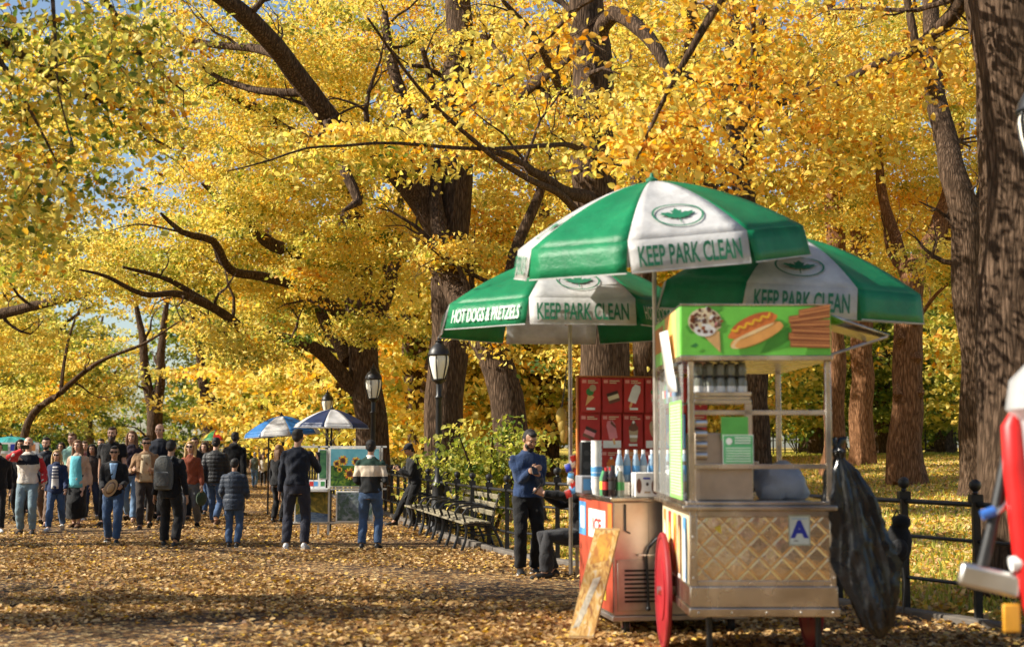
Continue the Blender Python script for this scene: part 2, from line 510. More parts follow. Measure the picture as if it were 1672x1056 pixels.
def litter():
    r = np.random.default_rng(3)
    n = 420000
    # denser near the camera, thinning with distance
    y = 8.0 + 48 * r.random(n) ** 1.45
    x = (r.random(n) * 2 - 1) * (3 + y * .42)
    patch = 1.25 * np.sin(x * .9 + np.sin(y * .7) * 2) + np.sin(y * 1.1 + np.sin(x * .6) * 1.7)
    keep = (fence_side(x, y) < -.1) & (r.random(n) < .56 + .30 * patch) & (x > -.42 * y - 3)
    x, y = x[keep], y[keep]; n = len(x)
    pos = np.stack([x, y, .012 * np.sin(x * 1.3 + .4) * np.sin(y * .9) + .012 + .02 * r.random(n)], 1)
    me = leaf_mesh("fallen_leaves", pos, .040 + .032 * r.random(n), np.clip(r.normal(.58, .25, n), 0, 1), r, up=2.1, width=.72, axis=np.stack([r.normal(size=n), r.normal(size=n), np.zeros(n)], 1) * 3)
    tag(link("fallen_leaves", me, None, M_LITTER), kind="stuff")
    # leaves on the lawn
    n = 120000
    y = 8 + 50 * r.random(n) ** 1.3; x = -5 + (r.random(n)) * (y * .45 + 8)
    keep = fence_side(x, y) > .12
    x, y = x[keep], y[keep]; n = len(x)
    pos = np.stack([x, y, lawn_z(x, y) + .015 + .03 * r.random(n)], 1)
    me = leaf_mesh("lawn_leaves", pos, .06 + .05 * r.random(n), np.clip(r.normal(.82, .2, n), 0, 1), r, up=1.6, width=.72)
    tag(link("lawn_leaves", me, None, M_LITTER), kind="stuff")
    # grass tufts
    n = 70000
    y = 12 + 66 * r.random(n) ** 1.3; x = -4 + r.random(n) * (y * .45 + 5)
    keep = fence_side(x, y) > .12
    x, y = x[keep], y[keep]; n = len(x)
    pos = np.stack([x, y, lawn_z(x, y) + .03], 1)
    me = leaf_mesh("grass", pos, .09 + .08 * r.random(n), np.clip(r.normal(.22, .10, n), 0, 1), r, up=.1, width=.16, six=False, axis=np.array([[0, 0, 2.5]]).repeat(n, 0))
    tag(link("grass", me, None, M_LEAF), kind="stuff")

# ------------------------------------------------------------------ trees
def resample(pts, rad, step):
    P = [Vector(p) for p in pts]; out = [P[0]]; ro = [rad[0]]
    n = len(P)
    for i in range(n - 1):
        p0 = P[max(i - 1, 0)]; p1 = P[i]; p2 = P[i + 1]; p3 = P[min(i + 2, n - 1)]
        k = max(1, int((p2 - p1).length / step))
        for j in range(1, k + 1):
            t = j / k
            q = 0.5 * ((2 * p1) + (p2 - p0) * t + (2 * p0 - 5 * p1 + 4 * p2 - p3) * t * t + (3 * p1 - p0 - 3 * p2 + p3) * t ** 3)
            out.append(q); ro.append(rad[i] + (rad[i + 1] - rad[i]) * t)
    return out, ro

THIN = .54
def tree(label, stems, clumps, tint=.5, spread=.12, leaf=.10, per=70, seed=0, spray=.60, flare=1.22, group=None, name="tree", six=True, hang=0.0, mat=None, base=None, bark=None, reach=3.2, flat=.30, forks=1.0):
    """stems: list of (points, radii) in world space, the first the trunk; clumps: list of (centre, radii, count)"""
    rng = np.random.default_rng(seed + 100)
    base = Vector(base) if base is not None else Vector(stems[0][0][0])
    root = thing(name, label, "tree", base, 0, group)
    tb = MB(); nodes = []; nrad = []
    for si, (pts, rad) in enumerate(stems):
        P, Rr = resample(pts, rad, max(.25, rad[0] * .9))
        if si == 0:
            for i, p in enumerate(P):
                h = (p - P[0]).length
                Rr[i] *= 1 + (flare - 1) * math.exp(-h / (.9 * rad[0] + .1))
        n = 16 if rad[0] > .2 else (10 if rad[0] > .07 else 6)
        st = len(tb.v)
        Q = [p - base + Vector(noise.noise_vector(p * .8 + Vector((seed, 0, 0)))) * min(Rr[i] * .5, .12) * (1 if i else 0) for i, p in enumerate(P)]
        tb.loft(Q, Rr, None, n)
        if rad[0] > .12:
            for vi in range(st, len(tb.v)):
                v = Vector(tb.v[vi]); li = (vi - st) // n
                c = Q[min(li, len(Q) - 1)]; d = v - c
                a = math.atan2(d.y, d.x)
                amt = .07 * noise.noise(Vector((math.cos(a) * 2.2, math.sin(a) * 2.2, v.z * .5 + seed))) + .05 * noise.noise(v * 5)
                if si == 0: amt += .16 * math.sin(a * 5 + seed) * math.exp(-max(v.z, 0) / .5)
                tb.v[vi] = tuple(c + d * (1 + amt * 1.6))
        for i, p in enumerate(P):
            if si == 0 and i < len(P) * .12: continue
            nodes.append(tuple(p)); nrad.append(Rr[i])
    # side forks off every limb, and smaller ones off those, so that wood carries the leaves
    def fork(p, t, r, L, lvl):
        d = rng.normal(size=3); d -= np.array(t) * d.dot(np.array(t)) * .6; d[2] = d[2] * .5 + .25
        d = d / np.linalg.norm(d) + np.array(t) * .55; d /= np.linalg.norm(d)
        k = 6; pts = [np.array(p)]; dd = d.copy()
        for _ in range(k):
            dd = dd + rng.normal(size=3) * .30; dd[2] += .03; dd /= np.linalg.norm(dd)
            pts.append(pts[-1] + dd * L / k)
        rs = [r * (1 - .86 * i / k) for i in range(k + 1)]
        tb.loft([Vector(q) - base for q in pts], rs, None, 6 if lvl else 8, caps=False)
        for q, q_r in zip(pts[1:], rs[1:]): nodes.append(tuple(q)); nrad.append(q_r)
        if lvl < 2:
            for _ in range(3 - lvl):
                i = int(rng.integers(2, k)); fork(pts[i], (pts[i + 1] - pts[i]) / np.linalg.norm(pts[i + 1] - pts[i]), rs[i] * .6, L * .6, lvl + 1)
    if forks:
        for si, (pts_, rad_) in enumerate(stems):
            P, Rr = resample(pts_, rad_, .5)
            Ltot = sum((b_ - a_).length for a_, b_ in zip(P, P[1:]))
            if Ltot < 1.5 or len(P) < 4: continue
            cnt = int(forks * Ltot * (.55 if si else .4))
            for _ in range(cnt):
                i = int(rng.integers(int(len(P) * (.35 if si == 0 else .15)), len(P) - 1))
                t_ = (P[i + 1] - P[i]).normalized()
                fork(tuple(P[i]), tuple(t_), min(Rr[i] * .42, .075), rng.uniform(1.1, 2.4) * (.6 if Rr[i] < .06 else 1), 0 if Rr[i] > .06 else 1)
    NP = np.array(nodes); NR = np.array(nrad)
    # anchors of leaf sprays, joined to the nearest wood by twigs
    A = []
    for c, rr, cnt in clumps:
        d = rng.normal(size=(cnt, 3)); d /= np.linalg.norm(d, axis=1, keepdims=True)
        A.append(np.array(c) + d * (rng.random(cnt)[:, None] ** .45) * np.array(rr))
    A = np.concatenate(A)
    dist = np.array([np.min(np.sum((NP - a) ** 2, 1)) for a in A])
    A = A[np.argsort(dist)]
    pos = []; tnt = []; ax = []
    for a in A:
        d2 = np.sum((NP - a) ** 2, 1)
        i = int(np.argmin(d2)); L = math.sqrt(d2[i])
        b = NP[i]
        if L > reach: continue
        k = max(2, int(L / .45))
        tv = np.linspace(0, 1, k + 1)[:, None]
        pts = b + (a - b) * tv + rng.normal(size=(k + 1, 3)) * .07 * L * np.sin(tv * math.pi)
        pts[:, 2] += (np.sin(tv * math.pi) * .10 * L)[:, 0]
        r0 = min(NR[i] * .65, .015 + .018 * L)
        rs = [float(r0 + (.005 - r0) * t) for t in tv[:, 0]]
        if L > .12:
            tb.loft([Vector(p) - base for p in pts], rs, None, 4, caps=False)
            NP = np.concatenate([NP, pts[1:]]); NR = np.concatenate([NR, np.array(rs[1:])])
        dr = (a - b) / max(L, 1e-3); dr[2] *= .5
        m = int(per * THIN * (.35 + 1.3 * rng.random()))
        s = spray * (.7 + .6 * rng.random())
        u = rng.random(m)
        q = a + dr * ((u - .55) * s * 1.3)[:, None]
        off = rng.normal(size=(m, 3)) * np.array([.36, .36, .36 * flat]) * s
        q = q + off
        q[:, 2] -= hang * rng.random(m) * s + .10 * s * (off[:, 0] ** 2 + off[:, 1] ** 2) / (s * s)
        pos.append(q)
        tc = tint + rng.normal() * spread + (a[2] - base[2] - 6) * .006
        tnt.append(tc + rng.normal(size=m) * .09)
    pos = np.concatenate(pos); tnt = np.concatenate(tnt)
    n = len(pos)
    link("trunk", tb.mesh("trunk"), root, bark or M_BARK)
    me = leaf_mesh("crown", (pos - np.array(base)), leaf * (.7 + .6 * rng.random(n)), tnt, rng, six=six)
    link("crown", me, root, mat or M_LEAF)
    return root

def PX(lst, r):
    """traced limb: (px,py,Y) points, diameters in pixels at the trunk's distance -> (points, radii)"""
    pts = [W(*p) for p in lst]
    return pts, [d * p[2] / F0 / 2 for d, p in zip(r, lst)]

def trunk_px(lst, r):
    p, rr = PX(lst, r)
    p[0] = Vector((p[0].x, p[0].y, (LZ(p[0].x, p[0].y) if fence_side(p[0].x, p[0].y) > 0 else 0.0) - .15))
    return p, rr
# ------------------------------------------------------------------ the trees
litter()
def blob(px, py, Y, rx, ry, rz, n):
    p = W(px, py, Y)
    if Y > 10: p = p * ((Y + (ry * .9 + .5)) / Y) + Vector((0, 0, CAM_H)) * (1 - (Y + (ry * .9 + .5)) / Y)   # most of a crown grows behind its limbs
    return (tuple(p), (rx, ry, rz), n)

# tall straight elm behind the benches
st = [trunk_px([(728, 790, 18), (727, 620, 18), (733, 470, 18), (742, 350, 18), (746, 200, 18), (748, 60, 18), (752, -120, 18.3), (770, -280, 18.5)], [66, 62, 60, 58, 50, 44, 34, 16]),
      PX([(738, 400, 18), (705, 345, 17.9), (672, 300, 17.7), (640, 268, 17.4), (596, 238, 17), (548, 200, 16.5), (480, 110, 15.8), (405, 30, 15), (330, -25, 14.4), (240, -90, 13.8)], [50, 50, 48, 46, 42, 38, 34, 32, 26, 12]),
      PX([(668, 292, 17.7), (672, 230, 17.9), (660, 170, 18.2), (640, 110, 18.5), (628, 20, 19)], [26, 26, 22, 18, 10]),
      PX([(676, 268, 17.8), (690, 205, 17.2), (705, 150, 16.8), (690, 80, 16.2)], [22, 20, 14, 8]),
      PX([(745, 260, 18), (790, 215, 17.2), (850, 155, 16.2), (930, 95, 15)], [22, 20, 24, 9]),
      PX([(600, 232, 17), (560, 262, 16.4), (585, 330, 16.2), (560, 345, 16)], [24, 20, 16, 5]),
      PX([(470, 100, 15.7), (420, 80, 16.4), (360, 75, 17), (290, 60, 17.5), (240, 50, 18)], [18, 15, 12, 9, 5]),
      PX([(520, 150, 16.2), (440, 150, 16.5), (360, 130, 17), (320, 100, 17)], [16, 13, 9, 5])]
cl = [blob(560, 120, 17, 3.6, 2.6, 1.9, 260), blob(700, 60, 18, 3.6, 3, 2.2, 200), blob(380, 60, 15, 3.0, 2.5, 1.4, 150), blob(640, 360, 17.5, 2.2, 1.6, 1.2, 90), blob(860, 160, 17, 2.4, 2, 1.6, 120), blob(640, -120, 17.5, 4, 3.5, 2, 120),
      blob(470, 250, 16, 2.6, 2, 1.2, 110)]
tree("tall elm behind the benches with one thick limb leaning left and yellow leaves", st, cl, .44, .14, .092, 112, 1)

# leaning elm
st = [trunk_px([(856, 790, 16.5), (835, 690, 16.5), (812, 610, 16.6), (778, 520, 16.8), (738, 455, 17.2), (716, 380, 17.5), (712, 250, 18)], [64, 58, 55, 52, 42, 28, 12]),
      PX([(800, 560, 16.7), (830, 470, 17), (845, 400, 17.3), (880, 320, 17.5), (905, 220, 18)], [26, 22, 20, 16, 8])]
cl = [blob(820, 380, 17.2, 2.2, 1.6, 1.2, 90), blob(740, 420, 15.8, 1.0, .8, .35, 36), blob(800, 560, 15.6, .5, .5, .3, 16), blob(870, 250, 18, 2.2, 2, 1.4, 100)]
tree("leaning elm trunk slanting left above the man in dark blue", st, cl, .50, .16, .10, 80, 2)

# massive elm behind the painting stand
st = [trunk_px([(612, 790, 22), (604, 680, 22), (598, 600, 22), (590, 520, 22), (582, 440, 22), (574, 330, 22), (562, 230, 22.3), (548, 120, 22.6), (520, 0, 23), (500, -120, 23)], [62, 52, 50, 48, 46, 42, 38, 34, 28, 14]),
      PX([(585, 640, 22), (556, 606, 21.8), (518, 576, 21.5), (470, 556, 21), (408, 541, 20.4), (352, 506, 19.8), (292, 481, 19), (232, 479, 18.3), (175, 452, 17.6), (130, 440, 17)], [26, 25, 22, 19, 17, 15, 12, 9, 6, 3]),
      PX([(570, 590, 22), (545, 550, 22.4), (522, 505, 23), (506, 430, 23.5), (480, 340, 24)], [26, 22, 18, 12, 6]),
      PX([(352, 506, 19.8), (300, 470, 19.6), (262, 452, 19.2), (200, 436, 18.6)], [14, 10, 8, 4]),
      PX([(578, 450, 22), (520, 425, 21.5), (450, 400, 21), (405, 360, 20.5), (380, 345, 20), (350, 318, 19.6), (330, 300, 19.4)], [28, 25, 21, 18, 15, 12, 5]),
      PX([(560, 520, 21.9), (500, 470, 21.2), (430, 452, 20.6), (385, 444, 20.2), (366, 427, 19.9), (350, 394, 19.6), (297, 379, 19.2), (262, 348, 19)], [22, 20, 16, 15, 14, 13, 10, 4]),
      PX([(575, 330, 22), (540, 270, 21.4), (470, 215, 20.6), (400, 170, 20), (330, 130, 19.2)], [30, 26, 20, 14, 6]),
      PX([(600, 560, 22), (630, 480, 22.5), (650, 400, 23), (655, 300, 23.5)], [30, 24, 18, 8])]
cl = [blob(350, 410, 19.5, 3.3, 2.4, 1.3, 210), blob(470, 470, 21, 3.0, 2.2, 1.5, 180), blob(420, 320, 20.5, 3.4, 2.4, 1.5, 220), blob(520, 210, 22, 3.6, 3, 1.8, 170), blob(160, 440, 17.5, 2.2, 2.2, .9, 84), blob(620, 420, 22.5, 2.0, 2, 1.6, 100), blob(360, 200, 20, 3.0, 2.2, 1.4, 150), blob(440, 620, 34, 3.2, 2.2, 1.5, 110), blob(560, 430, 18.5, 1.6, .8, .9, 60), blob(600, 540, 19, 1.0, .7, .5, 30), blob(450, 330, 17.5, 1.6, 1, .7, 50), blob(590, 250, 18.5, 1.6, .8, .8, 50), blob(400, 560, 18, 1.6, .8, .6, 46)]
tree("massive spreading elm behind the painting stand with long low limbs over the path", st, cl, .41, .13, .10, 112, 3)

# dark elm straight behind the green and white umbrellas
st = [trunk_px([(992, 790, 15), (984, 600, 15), (976, 400, 15), (966, 200, 15), (960, 40, 15), (955, -140, 15)], [92, 80, 76, 70, 62, 36]),
      PX([(972, 330, 15), (930, 315, 14.2), (880, 285, 13.4), (830, 255, 12.6), (775, 242, 12)], [26, 20, 16, 12, 6]),
      PX([(968, 255, 15), (930, 238, 13.6), (860, 240, 12.4), (765, 243, 11.6), (640, 234, 10.9), (560, 238, 10.4), (500, 242, 10.1), (440, 262, 9.8), (370, 280, 9.6)], [10, 9, 8, 7, 6, 5, 4, 3.5, 2]),
      PX([(962, 90, 15), (1005, 20, 14.6), (1060, 62, 14.2), (1085, 110, 14), (1100, 150, 13.8)], [30, 28, 24, 18, 8]),
      PX([(966, 230, 15), (920, 150, 14.4), (870, 60, 13.6), (820, 0, 13)], [22, 18, 12, 6]),
      PX([(974, 420, 15), (930, 330, 14), (850, 285, 12.6), (780, 236, 11.6), (690, 150, 10.8), (600, 30, 10)], [18, 13, 10, 8, 6, 4])]
cl = [blob(900, 40, 15.5, 3, 2.2, 1.6, 130), blob(1060, 120, 15, 2.4, 2, 1.3, 110), blob(830, 200, 12.4, 2.2, 1.2, .9, 90), blob(1030, 260, 14.4, 1.6, 1.5, .8, 70), blob(620, 250, 10.6, 1.5, .7, .35, 34), blob(930, 590, 14.6, .7, .5, .3, 10), blob(960, -120, 15, 3.5, 3, 1.5, 100)]
tree("thick dark elm rising behind the green and white umbrellas", st, cl, .49, .13, .10, 80, 4)

st = [trunk_px([(1058, 770, 24), (1055, 600, 24), (1050, 400, 24), (1046, 250, 24), (1040, 60, 24), (1040, -80, 24)], [44, 38, 36, 32, 26, 14])]
cl = [blob(1040, 260, 24, 3.4, 2.6, 2.2, 200), blob(1050, 60, 24, 3.6, 3, 2, 170), blob(900, 560, 25, 2.4, 2, 1.1, 90)]
tree("slim elm seen between the cart posts beside the thick dark one", st, cl, .50, .12, .13, 75, 5)

# forked elm behind the front cart
st = [trunk_px([(1244, 780, 20), (1238, 640, 20), (1225, 480, 20), (1214, 360, 20), (1207, 250, 20), (1200, 120, 20), (1198, -40, 20)], [42, 36, 38, 40, 34, 28, 18]),
      PX([(1222, 450, 20), (1180, 350, 19.6), (1150, 290, 19.2), (1128, 215, 18.8), (1118, 140, 18.6), (1130, 60, 18.4), (1125, -40, 18)], [32, 40, 36, 30, 26, 22, 12]),
      PX([(1209, 280, 20), (1250, 180, 19), (1300, 160, 18.4), (1340, 145, 18)], [26, 22, 16, 6]),
      PX([(1160, 310, 19.4), (1100, 280, 18), (1040, 262, 17), (985, 250, 16)], [16, 12, 9, 4]),
      PX([(1205, 230, 20), (1238, 120, 20.4), (1246, 30, 20.6), (1250, -60, 21)], [20, 18, 14, 8])]
cl = [blob(1130, 110, 18.6, 2.8, 2.2, 1.6, 170), blob(1270, 100, 19.4, 3, 2.4, 1.7, 200), blob(1240, 300, 19, 2.2, 1.8, 1.1, 110), blob(1340, 220, 18.6, 2.4, 1.8, 1.2, 140), blob(1180, -60, 19.6, 3.5, 3, 1.5, 110)]
tree("forked elm behind the front cart with a curved left limb", st, cl, .47, .13, .11, 80, 6)

def slim(label, px, base, Y, w, seed, tint, bend=0, cls=(), extra=()):
    st = [trunk_px([(px, base, Y), (px - bend * .1, base - 180, Y), (px + bend * .3, base - 400, Y), (px + bend, base - 640, Y), (px + bend * 1.2, -60, Y)], [w * 1.15, w, w * .95, w * .8, w * .4])]
    st += [PX(*e) for e in extra]
    return tree(label, st, list(cls), tint, .12, .13, 75, seed, bark=M_SUNLIT_REDBARK)
slim("bare reddish brown trunk just right of the cart's corner post", 1364, 752, 24, 32, 11, .46, -6, [blob(1360, 330, 24, 3.0, 2.4, 2.0, 170), blob(1350, 120, 24, 3.2, 2.6, 1.8, 150)])
slim("plain brown trunk on the lawn left of the burled trunk", 1406, 752, 27, 36, 12, .42, -14, [blob(1420, 380, 27, 3.2, 2.6, 2.0, 190), blob(1410, 180, 27, 3.4, 2.8, 2.0, 160)])
st = [trunk_px([(1480, 785, 20), (1481, 640, 20), (1484, 520, 20), (1500, 430, 20), (1535, 370, 20.3), (1560, 250, 20.6), (1575, 80, 21)], [60, 48, 46, 38, 30, 24, 12]),
      PX([(1490, 480, 20), (1465, 400, 20.4), (1440, 300, 20.8), (1430, 180, 21)], [24, 20, 16, 8]),
      PX([(1486, 540, 20), (1530, 480, 19), (1560, 455, 18.5)], [9, 6, 3])]
for (x, y, s) in ((1497, 585, 20), (1466, 640, 16), (1503, 640, 15), (1470, 550, 15)):
    p = W(x, y, 19.8); st.append(([p + Vector((0, .12, -.2)), p, p + Vector((0, .10, .22))], [.05, s * 20 / F0 * .55, .05]))
cl = [blob(1440, 330, 20.5, 2.8, 2.2, 1.7, 190), blob(1530, 280, 20, 2.6, 2.2, 1.8, 170), blob(1500, 110, 20.6, 3, 2.4, 1.7, 150), blob(1440, 470, 21, 1.8, 1.6, .9, 60)]
tree("burled brown trunk on the lawn, orange sunlight tinted into its bark", st, cl, .48, .13, .11, 75, 13, bark=M_SUNLIT_REDBARK)
st = [trunk_px([(1600, 795, 17), (1594, 640, 17), (1584, 480, 17), (1575, 350, 17), (1545, 240, 17.2), (1526, 140, 17.5), (1520, 0, 18), (1515, -100, 18)], [64, 56, 56, 50, 38, 32, 26, 14]),
      PX([(1530, 170, 17.4), (1500, 90, 17), (1485, 20, 17), (1470, -60, 17)], [20, 16, 14, 8]),
      PX([(1578, 400, 17), (1610, 300, 17.4), (1640, 200, 18)], [26, 22, 10])]
cl = [blob(1520, 160, 17, 2.6, 2, 1.6, 170), blob(1570, 420, 16.6, 1.3, 1.2, .7, 50), blob(1600, 60, 17.5, 2.6, 2.2, 1.6, 120), blob(1470, 20, 17, 2.4, 2, 1.3, 110)]
tree("dark trunk half hidden by the big near trunk at the right", st, cl, .47, .13, .10, 80, 14)

# the big near trunk on the right
st = [trunk_px([(1695, 830, 8.6), (1672, 600, 8.6), (1668, 400, 8.6), (1662, 200, 8.6), (1654, 0, 8.6), (1648, -200, 8.8), (1640, -420, 9)], [190, 150, 148, 150, 160, 150, 90]),
      PX([(1650, -90, 8.7), (1590, -30, 8.8), (1560, 20, 9), (1500, 80, 9.2), (1440, 105, 9.4), (1390, 127, 9.5), (1335, 150, 9.6), (1270, 200, 9.8)], [34, 30, 26, 22, 18, 13, 8, 4]),
      PX([(1640, -250, 8.8), (1500, -230, 8.6), (1350, -160, 8.4), (1220, -60, 8.3), (1140, 60, 8.3), (1080, 170, 8.4), (1040, 260, 8.5)], [60, 46, 30, 20, 13, 8, 4]),
      PX([(1350, -160, 8.4), (1240, -30, 9), (1230, 90, 9.2), (1222, 190, 9.4)], [18, 12, 8, 4]),
      PX([(1220, -60, 8.3), (1060, -40, 8.6), (950, 10, 9), (880, 80, 9.2), (830, 130, 9.4), (730, 200, 9.6)], [14, 12, 9, 7, 5, 3])]
cl = [blob(1130, 190, 8.6, .95, .8, .45, 44), blob(1060, 240, 8.6, .6, .6, .35, 26), blob(1240, 130, 9.2, .9, .9, .5, 34), blob(1370, 160, 9.4, .9, .8, .4, 32), blob(1480, 110, 9.2, .8, .7, .35, 22), blob(890, 80, 9, .8, .7, .35, 16), blob(1300, 240, 9.6, .8, .6, .35, 22), blob(1330, -60, 8.8, 2, 1.6, .8, 50), blob(1100, -30, 8.6, 1.6, 1.2, .6, 34), blob(800, 150, 9.4, .7, .6, .3, 16), blob(1180, 300, 8.9, .5, .5, .3, 12)]
tree("huge near trunk at the right edge with orange leaves on drooping branches", st, cl, .62, .14, .092, 36, 15, spray=.55, hang=.15, flat=.55)

# tree whose branches hang in from the upper left
st = [([Vector((-10.6, 7.2 * K, -.1)), Vector((-10.4, 7.3 * K, 2.5)), Vector((-10.2, 7.4 * K, 5.5)), Vector((-9.8, 7.6 * K, 8.5)), Vector((-9.4, 8 * K, 11))], [.55, .45, .40, .3, .12]),
      ([Vector((-10.3, 7.4 * K, 4.2)), W(-160, 60, 8.0), W(-40, 40, 8.3), W(60, 110, 8.6), W(130, 155, 8.9), W(205, 178, 9.2), W(245, 225, 9.4), W(280, 243, 9.6)], [.12, .085, .06, .045, .036, .03, .024, .012]),
      ([W(-40, 40, 8.3), W(20, 130, 8.1), W(60, 200, 8.0), W(100, 280, 7.9)], [.04, .022, .014, .008]),
      ([Vector((-10.1, 7.5 * K, 6)), W(-80, -150, 8), W(80, -90, 8.3), W(180, 10, 8.6), W(230, 90, 8.8), W(300, 150, 9)], [.12, .07, .05, .03, .02, .01]),
      ([W(80, -90, 8.3), W(90, 60, 8), W(95, 150, 7.9), W(120, 240, 7.8)], [.03, .016, .01, .006])]
cl = [blob(60, 120, 8.2, 1.3, .9, .75, 120), blob(170, 80, 8.7, 1.0, .8, .6, 80), blob(80, 290, 8.0, .8, .6, .45, 46), blob(230, 200, 9.2, .8, .6, .4, 40), blob(0, 330, 8.3, .55, .6, .7, 34), blob(20, 380, 9, .6, .5, .4, 20)]
tree("elm off the left edge whose greenish twigs hang in front", st, cl, .42, .22, .088, 32, 16, spray=.5, hang=.25, flat=.7)

# the row on the left side of the path, beside the frame: their thin crowns shade the path in patches
for k, (x, y, sd_) in enumerate(((-14.5, 13, 51), (-16.0, 21, 52), (-17.5, 30, 53), (-13.8, 7, 54))):
    st = [([Vector((x, y, -.2)), Vector((x + .1, y, 3)), Vector((x + .3, y + .2, 6)), Vector((x + .2, y, 9)), Vector((x, y, 12))], [.5, .42, .36, .25, .1])]
    for j in range(5):
        a = j * 1.26 + k; z = 4 + j * 1.1
        st.append(([Vector((x + .2, y, z)), Vector((x + 1.5 * math.cos(a), y + 1.5 * math.sin(a), z + 1.2)), Vector((x + 3.4 * math.cos(a), y + 3.4 * math.sin(a), z + 2.4))], [.16, .11, .03]))
    tree(["elm beside the left edge nearest the camera", "second elm of the row along the path's left side", "third elm of the row along the path's left side", "elm of the left row level with the camera"][k], st, [((x, y, 8.5), (4.4, 4.4, 3.2), 74)], .5, .12, .13, 70, sd_, spray=.7)
# left side of the path, farther on
st = [([Vector((-20.5, 24 * K, -.2)), Vector((-20.2, 24 * K, 3)), Vector((-19.6, 24 * K, 6)), Vector((-19, 24 * K, 10)), Vector((-18.6, 24 * K, 14))], [.6, .5, .42, .3, .1]),
      PX([(-210, 560, 24), (-60, 520, 23), (60, 500, 22.5), (170, 470, 22), (240, 440, 21.6)], [26, 20, 15, 9, 4])]
cl = [blob(60, 400, 23, 3.8, 2.6, 1.7, 180), blob(-30, 560, 23, 2.6, 2.4, 1.3, 100), blob(80, 260, 23, 4, 3, 2, 200), blob(150, 120, 24, 4, 3, 2, 180)]
tree("yellow green elm at the left edge beyond the crowd", st, cl, .42, .10, .14, 75, 17)
p = [W(30, 740, 28), W(45, 690, 28), W(100, 640, 28), (W(160, 592, 28)), W(232, 562, 28), W(300, 520, 28)]
p[0].z = -.2
st = [(p, [.16, .13, .10, .07, .05, .02]), ([p[2], W(110, 560, 28), W(140, 480, 28)], [.07, .05, .02])]
cl = [blob(120, 620, 28, 2.8, 2, 1.2, 90), blob(50, 570, 28, 3.0, 2.4, 1.3, 90), blob(60, 660, 27.5, 2.0, 1.6, .8, 50)]
tree("low orange yellow tree with a trunk slanting right behind the crowd", st, cl, .42, .14, .15, 60, 18)
def forked(label, px, Y, w, seed, tint, cls, sp=24):
    b = W(px, 760, Y); b.z = -.3
    st = [([b, W(px + 1, 690, Y), W(px + 2, 672, Y)], [w * Y / F0 / 2 * 1.2, w * Y / F0 / 2, w * Y / F0 / 2]),
          PX([(px + 1, 690, Y), (px - sp * .5, 620, Y), (px - sp * .75, 560, Y), (px - sp * 1.4, 480, Y)], [w * .8, w * .6, w * .5, w * .2]),
          PX([(px + 1, 690, Y), (px + sp * .4, 620, Y), (px + sp * .5, 560, Y), (px + sp, 470, Y)], [w * .8, w * .6, w * .5, w * .2])]
    return tree(label, st, cls, tint, .1, .18, 60, seed)
forked("far forked tree with two upright limbs above the crowd", 252, 40, 26, 19, .45, [blob(240, 520, 40, 3, 3, 1.8, 26), blob(200, 470, 41, 4, 3, 2, 34)])
forked("far dark forked tree left of the blue umbrella", 342, 43, 26, 20, .20, [blob(345, 590, 43, 3, 3, 2, 46), blob(350, 500, 43, 3.6, 3, 2, 50), blob(320, 665, 42, 2.4, 2.2, 1.0, 44)])

# ------------------------------------------------------------------ woodland farther back: three grown once, then set out again
def wood(label, seed, tint, h=11, leaf=.24):
    r = random.Random(seed)
    st = [([Vector((0, 0, -.4)), Vector((r.uniform(-.2, .2), 0, 2.5)), Vector((r.uniform(-.5, .5), r.uniform(-.3, .3), 5.5)), Vector((r.uniform(-.9, .9), 0, h))], [.42, .36, .28, .07])]
    for k in range(4):
        a = k * 1.6 + r.random(); z = 3 + r.random() * 2.5
        st.append(([Vector((0, 0, z - .6)), Vector((math.cos(a) * 1.5, math.sin(a) * 1.5, z + 1)), Vector((math.cos(a) * 3.2, math.sin(a) * 3.2, z + 2.4)), Vector((math.cos(a) * 4.4, math.sin(a) * 4.4, z + 3.0))], [.17, .13, .08, .03]))
    cl = [((0, 0, h * .62), (4.6, 4.6, h * .34), 210), ((0, 0, h * .34), (4.8, 4.8, 1.8), 100), ((1, 0, 1.9), (4.2, 4.2, 1.2), 60)]
    return tree(label, st, cl, tint, .13, leaf, 60, seed, spray=.9, forks=.35, group="woodland trees behind the lawn and path", base=(0, 0, 0), six=False)
protos = [wood("golden woodland tree in the far background", 31, .45), wood("pale yellow green woodland tree in the far background", 32, .32), wood("deep orange woodland tree in the far background", 33, .54), wood("dark green woodland tree in the far background", 34, .10, 9)]
spots = [(560, 34, 0), (440, 38, 2), (690, 30, 0), (780, 33, 1), (890, 31, 0), (1000, 33, 0), (1110, 31, 2), (1230, 36, 1), (1330, 40, 3), (1440, 38, 3), (1540, 42, 3), (1640, 34, 1), (1720, 30, 0),
         (480, 52, 0), (600, 48, 1), (720, 46, 3), (840, 48, 1), (960, 46, 0), (1080, 48, 3), (1200, 50, 1), (1320, 54, 3), (1430, 56, 1), (1530, 54, 3), (1640, 52, 0),
         (10, 46, 1), (-90, 36, 0), (400, 58, 3), (60, 62, 3), (150, 96, 1), (480, 72, 1), (600, 70, 0), (760, 66, 0), (900, 68, 2), (1040, 66, 1), (1180, 70, 0), (1340, 74, 3), (1500, 72, 0), (1620, 70, 1), (-40, 70, 0)]
for x_, y_, k_ in ((-14, -11, 0), (-6, -17, 1), (2, -14, 0), (9, -18, 2), (16, -12, 0), (-22, -16, 0)):      # the walk goes on behind the viewer
    spots.append((836 + F0 * x_ / y_ * K, y_ / K, k_))
rr = random.Random(5); used = set()
